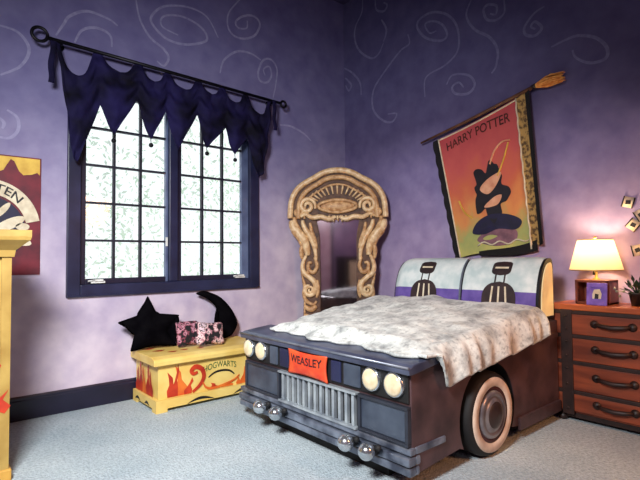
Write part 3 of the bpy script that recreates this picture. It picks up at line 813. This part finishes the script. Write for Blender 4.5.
def paneg(y0, y1):
    b = B()
    def f(u, v):
        # rounded corners by pulling the edge rows in slightly
        return hbp(lerp(.10, .985, v), lerp(y0, y1, u), .010 * min(1, 6 * min(u, 1 - u) + .3))
    b.grid(f, 24, 30, mfn=lambda u, v: 1 if .03 < v < .22 + .015 * sin(9 * u) else (2 if v <= .03 else 0))
    return b
SEATS = ((2.82, 0), (2.06, 1))
for (y0, y1), (yc, k) in zip(((2.44, HY1 - .01), (HY0 + .02, 2.41)), SEATS):
    pn = obj('windscreen_pane', paneg(y0, y1), [skym, purp, hb_m], hb, recalc=False)
    # plain high-backed seat with a headrest printed behind the glass
    b = B()
    def shape(P, m, off):
        b.add([hbp(s_, yc + dy, off) for dy, s_ in P], [list(range(len(P)))], m)
    def strip(fn, n, m, off, s0, s1):  # symmetric shape given half width along s
        for i in range(n):
            a, c = lerp(s0, s1, i / n), lerp(s0, s1, (i + 1) / n)
            b.add([hbp(a, yc - fn(a), off), hbp(a, yc + fn(a), off), hbp(c, yc + fn(c), off), hbp(c, yc - fn(c), off)], [(0, 1, 2, 3)], m)
    strip(lambda s_: .15 * max(0, 1 - max(0, (s_ - .20) / .22) ** 2.6) ** .5 + .001, 14, 0, .013, .14, .42)
    strip(lambda s_: .085 * max(0, 1 - abs((s_ - .62) / .12) ** 5) ** .5 + .001, 18, 0, .014, .50, .74)
    for dy in (-.04, .04):
        b.add([hbp(.40, yc + dy - .007, .0135), hbp(.40, yc + dy + .007, .0135), hbp(.52, yc + dy + .007, .0135), hbp(.52, yc + dy - .007, .0135)], [(0, 1, 2, 3)], 0)
    for dy in (-.07, .0, .07): b.add([hbp(.16, yc + dy - .008, .016), hbp(.16, yc + dy + .008, .016), hbp(.36, yc + dy * .8 + .008, .016), hbp(.36, yc + dy * .8 - .008, .016)], [(0, 1, 2, 3)], 1)
    strip(lambda s_: .06, 2, 1, .016, .60, .63)
    obj('seat_print', b, [brownp, creamp], pn, recalc=False)
b = B(); ins = [(lerp(p[0], 3.84, .26) , lerp(p[1], 1.02, .13)) for p in poly]
b.prism(ins, lambda p: (p[0], HY0 - .008, p[1]), lambda p: (p[0], HY0 + .01, p[1]))
obj('side_window', b, capm, hb)
b = B().grid(lambda u, v: hbp(lerp(.04, .99, v), lerp(2.415, 2.435, u), .012), 2, 30)
obj('windscreen_divider', b, steel, hb, recalc=False)

# ------------------------------------------------------------------ quilt
quiltm, nt, bs = new_mat('mottled_white_quilt')
N, K = nt.nodes, nt.links
bs.inputs['Roughness'].default_value = .9; bs.inputs['Sheen Weight'].default_value = .2
tc = N.new('ShaderNodeTexCoord')
n1 = N.new('ShaderNodeTexNoise'); n1.inputs['Scale'].default_value = 6; n1.inputs['Detail'].default_value = 7; n1.inputs['Roughness'].default_value = .65
n2 = N.new('ShaderNodeTexNoise'); n2.inputs['Scale'].default_value = 32; n2.inputs['Detail'].default_value = 3
K.new(tc.outputs['Object'], n1.inputs['Vector']); K.new(tc.outputs['Object'], n2.inputs['Vector'])
r1 = N.new('ShaderNodeValToRGB'); r1.color_ramp.elements[0].position = .34; r1.color_ramp.elements[0].color = lin((142, 146, 146)); r1.color_ramp.elements[1].position = .58; r1.color_ramp.elements[1].color = lin((230, 234, 228))
r2_ = N.new('ShaderNodeValToRGB'); r2_.color_ramp.elements[0].position = .30; r2_.color_ramp.elements[0].color = (.45, .45, .46, 1); r2_.color_ramp.elements[1].position = .46; r2_.color_ramp.elements[1].color = (1, 1, 1, 1)
K.new(n1.outputs['Fac'], r1.inputs['Fac']); K.new(n2.outputs['Fac'], r2_.inputs['Fac'])
mx = N.new('ShaderNodeMixRGB'); mx.blend_type = 'MULTIPLY'; mx.inputs['Fac'].default_value = .8
K.new(r1.outputs['Color'], mx.inputs[1]); K.new(r2_.outputs['Color'], mx.inputs[2]); K.new(mx.outputs[0], bs.inputs['Base Color'])
bp = N.new('ShaderNodeBump'); bp.inputs['Strength'].default_value = .5; bp.inputs['Distance'].default_value = .03
K.new(n1.outputs['Fac'], bp.inputs['Height']); K.new(bp.outputs['Normal'], bs.inputs['Normal'])
QX0, QX1 = 2.185, 3.66
def qtop(x, y):
    t = (x - QX0) / (QX1 - QX0); c = (y - 2.52) / .85
    edge = sstep(t / .10) if t < .10 else 1
    z = .732 + edge * (.035 + .13 * sstep(t * .95) ) + .03 * (1 - c * c) * edge
    z += .028 * noise.noise(Vector((x * 3.2, y * 3.2, 2))) * edge + .015 * noise.noise(Vector((x * 8, y * 8, 5))) * edge
    return z
def quiltf(u, v):
    x = lerp(QX0, QX1, u)
    L0, L1, L2 = .17, .66, .17
    rip = sin(x * 31 + 2.2 * sin(x * 7)) * .55 + sin(x * 17 + 1) * .45
    fr = sstep((u - .0) / .08)
    if u < .06 and (v < .17 or v > .83): rip *= .3
    if v < .2:      # right hang
        t = 1 - v / .2
        hem = .545 + .15 * (x - 2.35) / 1.35 + .026 * rip
        zt = qtop(x, 1.74); a = sstep(t * 1.6)
        y = 1.74 - .075 * sin(min(1, t * 1.4) * pi / 2) - .034 * rip * t
        z = lerp(zt, max(hem, .44), t ** 1.35)
        if x < 2.37: z = max(z, lerp(.745, hem, sstep((x - 2.28) / .10)))
        return (x, y, z)
    if v > .8:
        t = (v - .8) / .2; yL = 3.14 + .20 * sstep((x - 2.2) / .9); zt = qtop(x, yL)
        y = yL + .075 * sin(min(1, t * 1.4) * pi / 2) + .018 * rip * t
        z = lerp(zt, lerp(.745, .63, sstep((x - 2.5) / .6)) + .01 * rip, t ** 1.35)
        z = max(z, .74)
        return (x, y, z)
    yL = 3.14 + .20 * sstep((x - 2.2) / .9); y = lerp(1.74, yL, (v - .2) / .6)
    # front edge wanders a little over the hood
    xx = x + (1 - fr) * (.03 * sin(y * 9) + .02 * sin(y * 23))
    return (xx, y, qtop(x, y))
o = obj('quilt', B().grid(quiltf, 120, 110), quiltm, solid=.018, recalc=False)
tag(o, 'rumpled mottled white and grey quilt spread over the car bed', 'quilt')

# ------------------------------------------------------------------ dresser
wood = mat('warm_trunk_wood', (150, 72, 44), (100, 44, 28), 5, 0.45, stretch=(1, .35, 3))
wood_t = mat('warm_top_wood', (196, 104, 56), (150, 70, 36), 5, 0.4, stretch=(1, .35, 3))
leather = mat('dark_leather', (50, 30, 26), (32, 19, 18), 14, 0.5)
dr = thing('dresser', 'reddish brown trunk style dresser with dark straps beside the bed', 'dresser', (4.13, 1.3, 0))
DX, DY0, DY1 = 3.955, .86, 1.755
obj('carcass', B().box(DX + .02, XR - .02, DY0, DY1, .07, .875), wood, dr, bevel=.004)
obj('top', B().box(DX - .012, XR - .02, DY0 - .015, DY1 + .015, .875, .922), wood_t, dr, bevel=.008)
obj('plinth', B().box(DX + .03, XR - .03, DY0 + .02, DY1 - .02, .03, .07), leather, dr)
for (x, y) in ((DX + .04, DY1 - .05), (DX + .04, DY0 + .05), (XR - .08, DY1 - .05), (XR - .08, DY0 + .05)):
    obj('foot', B().lathe([(.001, 0), (.032, 0), (.04, .02), (.03, .05), (.001, .05)], (x, y, 0), 'z', 16), leather, dr)
for (z0, z1) in ((.085, .222), (.25, .452), (.48, .658), (.686, .845)):
    d = obj('drawer', B().box(DX, DX + .06, DY0 + .015, DY1 - .015, z0, z1), wood, dr, bevel=.006)
    zc = z0 + (z1 - z0) * .58
    b = B()
    b.tube([(DX - .012, 1.43, zc), (DX - .034, 1.38, zc - .006), (DX - .038, 1.31, zc - .012), (DX - .034, 1.24, zc - .006), (DX - .012, 1.19, zc)], [.013, .017, .018, .017, .013], 8)
    for y in (1.437, 1.183): b.lathe([(.001, -.022), (.018, -.018), (.03, -.006), (.032, .002), (.001, .002)], (DX, y, zc), 'x', 16)
    obj('handle', b, leather, d)
b = B()
for z in (.236, .466, .672, .86): b.box(DX - .008, DX + .05, DY0 - .004, DY1 + .004, z - .014, z + .014); b.box(DX, XR - .03, DY1, DY1 + .006, z - .014, z + .014)
obj('rail_strap', b, leather, dr, bevel=.003)
for (y0, y1) in ((1.60, 1.685), (.93, 1.015)):
    b = B().box(DX - .014, DX + .02, y0, y1, .06, .88)
    for z in (.11, .30, .42, .52, .63, .73, .83): b.sphere((DX - .014, (y0 + y1) / 2, z), .010, n=8)
    obj('upright_strap', b, leather, dr, bevel=.003)

# ------------------------------------------------------------------ lamp
LX, LY, LZ = 4.14, 1.48, .922
lampo = thing('table_lamp', 'lit table lamp with cream shade on the dresser', 'lamp', (LX, LY, LZ))
lwood = mat('red_brown_lamp_wood', (130, 62, 40), (88, 38, 26), 6, 0.4)
b = B()
b.box(LX - .10, LX + .10, LY - .125, LY - .105, LZ, LZ + .185); b.box(LX - .10, LX + .10, LY + .105, LY + .125, LZ, LZ + .185)
b.box(LX - .10, LX + .10, LY - .125, LY + .125, LZ + .17, LZ + .19); b.box(LX - .10, LX + .10, LY - .125, LY + .125, LZ, LZ + .02)
b.box(LX + .03, LX + .10, LY - .105, LY + .105, LZ + .02, LZ + .17)
obj('base', b, lwood, lampo, bevel=.004)
brass = mat('aged_brass', (200, 170, 110), (160, 124, 70), 9, 0.35, 0.7)
obj('neck', B().lathe([(.03, 0), (.028, .01), (.012, .02), (.012, .10), (.02, .11), (.02, .15), (.001, .15)], (LX, LY, LZ + .188), 'z', 16), brass, lampo)
obj('switch', B().tube([(LX - .03, LY + .005, 1.185), (LX - .03, LY + .005, 1.15)], [.006, .010], 8), black_p, lampo)
shadem, nt, bs = new_mat('cream_fabric_shade')
N, K = nt.nodes, nt.links
tl = N.new('ShaderNodeBsdfTranslucent'); tl.inputs['Color'].default_value = lin((242, 222, 178))
df = N.new('ShaderNodeBsdfDiffuse'); df.inputs['Color'].default_value = lin((236, 222, 192))
nz = N.new('ShaderNodeTexNoise'); nz.inputs['Scale'].default_value = 40
bp = N.new('ShaderNodeBump'); bp.inputs['Strength'].default_value = .1; K.new(nz.outputs['Fac'], bp.inputs['Height']); K.new(bp.outputs['Normal'], df.inputs['Normal'])
ms = N.new('ShaderNodeMixShader'); ms.inputs['Fac'].default_value = .36
K.new(df.outputs[0], ms.inputs[1]); K.new(tl.outputs[0], ms.inputs[2]); K.new(ms.outputs[0], N['Material Output'].inputs['Surface'])
obj('lamp_shade', B().lathe([(.192, 0), (.190, .004), (.125, .24)], (LX, LY, 1.19), 'z', 40), shadem, lampo, recalc=False)
b = B()
b.tube([(LX + .191 * cos(a), LY + .191 * sin(a), 1.19) for a in [2 * pi * k / 40 for k in range(41)]], .004, 6, cap=False)
b.tube([(LX + .125 * cos(a), LY + .125 * sin(a), 1.43) for a in [2 * pi * k / 40 for k in range(41)]], .004, 6, cap=False)
for k in range(3): b.tube([(LX, LY, 1.425), (LX + .125 * cos(k * 2.1), LY + .125 * sin(k * 2.1), 1.43)], .003, 5)
b.sphere((LX, LY, 1.45), .012, n=10); b.tube([(LX, LY, 1.33), (LX, LY, 1.445)], .004, 6)
obj('shade_ring', b, brass, lampo)
bulbm = mat('warm_bulb', (255, 244, 220), None, 4, .3, emit=(255, 214, 150), estr=6)
obj('bulb', B().lathe([(.012, -.05), (.016, -.03), (.03, 0), (.024, .025), (.001, .035)], (LX, LY, 1.30), 'z', 16), bulbm, lampo)

# photo frame
pf = thing('photo_frame', 'purple photo frame standing in front of the table lamp', 'photo frame', (3.978, 1.425, .922), (0, radians(8), 0))
pfm = mat('violet_frame', (138, 108, 204), (106, 78, 170), 12, 0.4)
b = B()
b.box(-.008, .008, -.072, -.045, 0, .172); b.box(-.008, .008, .045, .072, 0, .172); b.box(-.008, .008, -.045, .045, 0, .04); b.box(-.008, .008, -.045, .045, .135, .172)
obj('frame_border', b, pfm, pf, local=True, bevel=.003)
b = B().box(-.003, .004, -.047, .047, .035, .14)
b.add([(-.004, y, z) for y, z in ((-.03, .05), (.03, .05), (.032, .085), (.02, .12), (-.02, .125), (-.034, .09))], [list(range(6))], 1)
b.add([(-.005, y, z) for y, z in ((-.012, .05), (.016, .05), (.012, .09), (-.014, .085))], [list(range(4))], 2)
obj('photo', b, [pfm, creamp, inkp], pf, local=True)
b = B(); b.add([(.008, -.02, .12), (.008, .02, .12), (.045, .02, .006), (.045, -.02, .006)], [(0, 1, 2, 3)]); obj('easel_leg', b, black_p, pf, local=True, solid=.004)

# plant at the right edge
plant = thing('potted_plant', 'small dark leafy plant in a black pot at the right edge of the dresser', 'plant', (4.13, 1.20, .922))
obj('pot', B().lathe([(.001, 0), (.036, 0), (.05, .085), (.054, .09), (.054, .1), (.046, .1), (.044, .08), (.001, .08)], (4.13, 1.20, .922), 'z', 20), black_p, plant)
leafd = mat('dark_green_leaf', (44, 66, 44), (24, 38, 28), 18, 0.5)
b = B(); rr = random.Random(4)
for i in range(34):
    a = rr.uniform(0, 2 * pi); el = rr.uniform(.2, 1.4); l = rr.uniform(.06, .13)
    p0 = Vector((4.13, 1.20, 1.01)); d = Vector((cos(a) * cos(el), sin(a) * cos(el), sin(el))); p1 = p0 + d * l
    b.tube([p0, p1], .0025, 4)
    s_ = d.cross(Vector((0, 0, 1))).normalized() * .018; e = d * .05
    b.add([p1 - e * .3, p1 + e * .3 + s_, p1 + e, p1 + e * .3 - s_], [(0, 1, 2, 3)])
obj('leaves', b, leafd, plant, recalc=False)
silv = mat('silvery_sprig', (170, 170, 150), (120, 124, 104), 12, .5)
b = B(); p0 = Vector((4.10, 1.23, 1.0)); pts = [p0, p0 + Vector((-.02, .04, .03)), p0 + Vector((-.03, .085, .03))]
b.tube(pts, .003, 5)
for q in (pts[1], pts[2], pts[2] + Vector((0, -.02, -.035)), pts[2] + Vector((0, .012, .02))): b.sphere(q, .010, n=7)
obj('sprig', b, silv, plant)

# cards on the wall
paper = mat('parchment_paper', (236, 222, 198), (206, 184, 158), 30, 0.8)
for (y, z, r_, lab) in ((1.30, 1.73, .3, 'small curled parchment card, topmost of those pinned above the dresser'), (1.215, 1.625, -.5, 'small curled parchment card cut by the right edge of the picture'),
                        (1.27, 1.545, .7, 'small tilted parchment card, third down above the dresser'), (1.245, 1.345, -.2, 'small parchment card, lowest of those pinned beside the lamp')):
    c = thing('parchment_card', lab, 'card', (XR, y, z), (r_, 0, 0), 'parchment cards pinned on the bed wall')
    b = B().grid(lambda u, v: (-.002 - .014 * (2 * u - 1) ** 2, (u - .5) * .078, (v - .5) * .086), 8, 2)
    obj('sheet', b, paper, c, local=True, solid=.003, recalc=False)
    b = B()
    for s_ in (-1, 1): b.tube([(-.016, s_ * .038, -.044), (-.016, s_ * .038, .044)], .005, 6)
    b.add([(-.010, dy, dz) for dy, dz in ((-.02, -.012), (.018, -.02), (.022, .012), (-.012, .02))], [(0, 1, 2, 3)])
    obj('dark_edging', b, inkp, c, local=True, recalc=False)

# ------------------------------------------------------------------ broomstick and banner
bro = thing('broomstick', 'orange bristled broomstick hung on the wall carrying the banner', 'broomstick', (4.29, 2.6, 2.7))
stickm = mat('broom_wood', (120, 78, 50), (84, 50, 32), 9, 0.6)
bx = 4.285
obj('handle', B().tube([(bx, 3.29, 2.585), (bx, 2.7, 2.70), (bx, 1.99, 2.862)], [.012, .016, .017], 8), stickm, bro)
brm = mat('orange_bristle', (255, 188, 100), (232, 138, 62), 26, 0.8)
b = B(); rr = random.Random(9)
for i in range(110):
    a = rr.uniform(0, 2 * pi); k = sqrt(rr.random())
    s0 = Vector((bx + .012 * k * cos(a), 2.0, 2.86 + .012 * k * sin(a)))
    l = rr.uniform(.20, .27); sp = .052 * k
    s1 = Vector((bx + sp * cos(a) * .9, 2.0 - l * .55, 2.86 + l * .06 + sp * sin(a)))
    s2 = Vector((bx + sp * cos(a) * .6, 2.0 - l, 2.875 + sp * .8 * sin(a) + rr.uniform(-.01, .01)))
    b.tube([s0, s1, s2], [.005, .0045, .002], 4, cap=False)
obj('bristles', b, brm, bro, recalc=False)
obj('binding', B().tube([(bx, 2.02, 2.856), (bx, 1.985, 2.864)], .022, 10), leather, bro)

ban = thing('wall_banner', 'red and orange cloth banner with black edges hanging from the broomstick', 'banner', (4.31, 2.5, 1.3))
TLc, TRc, BRc, BLc = (3.13, 2.575), (2.045, 2.845), (1.955, 1.40), (2.88, 1.285)
def bany(u, v):   # u left->right, v top->bottom ; returns y,z
    ty, tz = lerp(TLc[0], TRc[0], u), lerp(TLc[1], TRc[1], u) - .02 * sin(pi * u)
    by, bz = lerp(BLc[0], BRc[0], u), lerp(BLc[1], BRc[1], u) + .02 * sin(2 * pi * u)
    return lerp(ty, by, v), lerp(tz, bz, v)
def banp(u, v, off=0):
    y, z = bany(u, v); w = .012 * sin(7 * u + 2 * v) * (.3 + .7 * v) - (.035 * max(0, (u - .86) / .14) ** 2)
    return (4.305 + w - off, y, z)
# field
fieldm, nt, bs = new_mat('red_orange_banner_field')
N, K = nt.nodes, nt.links
uvn = N.new('ShaderNodeUVMap'); sp = N.new('ShaderNodeSeparateXYZ'); K.new(uvn.outputs[0], sp.inputs[0])
nz = N.new('ShaderNodeTexNoise'); nz.inputs['Scale'].default_value = 5; nz.inputs['Detail'].default_value = 5; K.new(uvn.outputs[0], nz.inputs['Vector'])
ad = N.new('ShaderNodeMath'); ad.operation = 'MULTIPLY_ADD'; ad.inputs[1].default_value = .5; K.new(nz.outputs['Fac'], ad.inputs[0]); K.new(sp.outputs['Y'], ad.inputs[2])
rp = N.new('ShaderNodeValToRGB'); E_ = rp.color_ramp.elements
E_[0].position = .20; E_[0].color = lin((186, 72, 78)); E_[1].position = 1.0; E_[1].color = lin((196, 190, 110))
for p_, c_ in ((.42, (206, 92, 88)), (.60, (212, 108, 76)), (.76, (224, 146, 84)), (.9, (170, 176, 106))):
    e = E_.new(p_); e.color = lin(c_)
sb = N.new('ShaderNodeMath'); sb.operation = 'MULTIPLY'; sb.inputs[1].default_value = .8; K.new(ad.outputs[0], sb.inputs[0])
K.new(sb.outputs[0], rp.inputs['Fac']); K.new(rp.outputs['Color'], bs.inputs['Base Color']); bs.inputs['Roughness'].default_value = .85
def with_uv(o, nu, nv):
    me = o.data; uv = me.uv_layers.new(name='UVMap')
    for lp in me.loops:
        i = lp.vertex_index; uv.data[lp.index].uv = ((i // (nv + 1)) / nu, (i % (nv + 1)) / nv)
U0, U1 = .055, .865
fb = B().grid(lambda u, v: banp(lerp(U0, U1, u), v), 40, 40)
fo = obj('banner_cloth', fb, fieldm, ban, recalc=False); with_uv(fo, 40, 40)
blkcloth = mat('black_cloth', (24, 20, 24), (14, 12, 14), 10, .9)
goldcloth = mat('gold_patterned_cloth', (190, 150, 86), (96, 70, 44), 26, .8, lo=.42, hi=.56)
# left black scalloped edge
def leftb(u, v): return banp(lerp(-.012 - .012 * abs(sin(v * 26)), .055, u), v, .002)
obj('black_border', B().grid(leftb, 4, 60), blkcloth, ban, recalc=False)
obj('black_border', B().grid(lambda u, v: banp(lerp(.955, 1.0, u), v - .01, .003), 4, 40), blkcloth, ban, recalc=False)
obj('gold_border', B().grid(lambda u, v: banp(lerp(.87, .957, u), v * .985, .001), 4, 40), goldcloth, ban, recalc=False)
obj('bottom_border', B().grid(lambda u, v: banp(lerp(.30, .93, u), lerp(.985 - .035 * u, 1.02, v), .004), 24, 4), blkcloth, ban, recalc=False)
b = B()   # pale bead edging along top, sides and bottom
pts = [banp(.055, 1 - k / 30, .006) for k in range(31)] + [banp(lerp(.06, .865, k / 30), .012, .006) for k in range(31)] + [banp(.867 + .004 * sin(k * 2), k / 30, .006) for k in range(31)]
pts += [banp(lerp(.865, .3, k / 20), .93 + .012 * sin(k), .007) for k in range(21)]
b.tube(pts, .008, 6)
obj('bead_edging', b, creamp, ban, recalc=False)
def bantx(u, v):
    k = u / 1.0; uu = lerp(.13, .80, k); p = banp(uu, .13 - .02 * sin(pi * k) - v * .9, .004); return p
obj('lettering', text_geo('HARRY POTTER', 1.0, .075, bantx), mat('dark_brown_lettering', (92, 34, 20), (60, 22, 16), 9, .7), ban, recalc=False)
# plain abstract motif: dark rounded mass over pale bands
def pat(poly, off, k=6): return [banp(p.x, p.y, off) for p in spline(poly, k, True)]
b = B()
def fan(poly, off, m):
    P = pat(poly, off); n = len(P); c = tuple(sum(p[i] for p in P) / n for i in range(3))
    b.add(P + [c], [(i, (i + 1) % n, n) for i in range(n)], m)
fan([(.30, .90), (.45, .83), (.62, .82), (.74, .86), (.70, .93), (.48, .95)], .004, 2)
jag = []
for k in range(40):
    a = 2 * pi * k / 40; rr0 = 1 + .16 * sin(5 * a + .6) + .10 * sin(8 * a) + .06 * sin(13 * a + 1)
    jag.append((.52 + .17 * rr0 * cos(a), .555 + .20 * rr0 * sin(a)))
fan(jag, .006, 0)
fan([(.26, .84), (.34, .76), (.50, .72), (.68, .74), (.80, .80), (.74, .85), (.56, .83), (.40, .86)], .008, 3)
fan([(.42, .52), (.52, .46), (.66, .44), (.60, .52), (.50, .57)], .010, 1)
fan([(.44, .66), (.56, .60), (.64, .60), (.58, .66)], .010, 1)
S = spline([(.56, .36), (.62, .28), (.70, .24), (.78, .25)], 6); b.tube([banp(p.x, p.y, .007) for p in S], .010, 5, 1)
S = spline([(.62, .46), (.70, .36), (.76, .26)], 6); b.tube([banp(p.x, p.y, .007) for p in S], .008, 5, 4)
S = spline([(.16, .56), (.20, .66), (.28, .72)], 6); b.tube([banp(p.x, p.y, .007) for p in S], .010, 5, 4)
obj('painted_motif', b, [inkp, mat('peach_print', (236, 178, 140), (214, 140, 106), 12, .7), mat('mauve_print', (150, 104, 116), (110, 76, 90), 12, .7), navyp, goldp], ban, recalc=False)

# ------------------------------------------------------------------ things behind the viewer that the mirror shows
dw = bpy.data.objects.new('door_1', None); COL.objects.link(dw); dw.location = (XB, -.25, 0); dw['kind'] = 'structure'
pinkm = mat('rose_door_paint', (206, 170, 184), (176, 134, 152), 4, .5)
obj('door_leaf', B().box(XB + .01, XB + .05, -.55, .0, 0, 2.5), pinkm, dw, bevel=.01)
obj('door_frame', B().box(XB, XB + .04, -.65, -.55, 0, 2.6).box(XB, XB + .04, 0, .1, 0, 2.6).box(XB, XB + .04, -.65, .1, 2.5, 2.6), navy_d, dw)
cb = thing('low_cupboard', 'dark framed cupboard with a cream door seen in the corner mirror', 'cupboard', (XB + .2, -1.2, 0))
obj('carcass', B().box(XB + .02, XB + .40, -1.66, -.75, 0, 1.36), mat('dark_walnut', (40, 26, 26), (26, 17, 18), 8, .5), cb, bevel=.01)
obj('door', B().box(XB + .40, XB + .42, -1.60, -.90, .08, 1.22), mat('cream_cupboard_paint', (226, 202, 168), (204, 176, 140), 5, .5), cb, bevel=.006)

# ------------------------------------------------------------------ light
w = bpy.data.worlds.new('sky'); SC.world = w; w.use_nodes = True
bg = w.node_tree.nodes['Background']; bg.inputs['Color'].default_value = (.93, .97, 1.0, 1); bg.inputs['Strength'].default_value = 1.35
def area(name, loc, target, size, power, col, spread=None):
    L = bpy.data.lights.new(name, 'AREA'); L.size = size; L.energy = power; L.color = col
    if spread: L.spread = spread
    o = bpy.data.objects.new(name, L); COL.objects.link(o); o.location = loc
    o.rotation_euler = (Vector(target) - Vector(loc)).to_track_quat('-Z', 'Y').to_euler(); return o
area('key_light', (-.40, .95, 2.75), (1.75, 3.5, .5), .7, 110, (.98, .99, 1.0), radians(112))
area('fill_light', (.2, -.6, 2.9), (3.2, 2.6, .4), .8, 2, (1.0, .92, .86), radians(120))
area('warm_light', (2.7, -1.1, 2.3), (3.3, 1.6, .1), .7, 17, (1.0, .40, .16), radians(100))
area('rear_fill_light', (-.4, -.4, 4.2), (-1.2, -1.0, .6), .6, 30, (1.0, .9, .85), radians(100))  # added light, brightens the back room reflected in the mirror
L = bpy.data.lights.new('lamp_bulb_light', 'POINT'); L.energy = 15; L.color = (1.0, .72, .42); L.shadow_soft_size = .04
o = bpy.data.objects.new('lamp_bulb_light', L); COL.objects.link(o); o.location = (LX, LY, 1.36)

# ------------------------------------------------------------------ camera
cam = bpy.data.cameras.new('camera'); co = bpy.data.objects.new('camera', cam); COL.objects.link(co)
cam.sensor_width = 36; cam.lens = 475.14 * 36 / 640; cam.clip_start = .02
yaw, pitch, roll = radians(49.743), radians(2.263), radians(-.562)
f = Vector((cos(yaw) * cos(pitch), sin(yaw) * cos(pitch), sin(pitch)))
r = f.cross(Vector((0, 0, 1))).normalized(); u = r.cross(f)
rr_ = r * cos(roll) + u * sin(roll); uu_ = -r * sin(roll) + u * cos(roll)
M = Matrix((rr_, uu_, -f)).transposed().to_4x4(); M.translation = (0, 0, 1.3)
co.matrix_world = M
SC.camera = co
SC.view_settings.view_transform = 'Standard'
SC.view_settings.exposure = 0.0
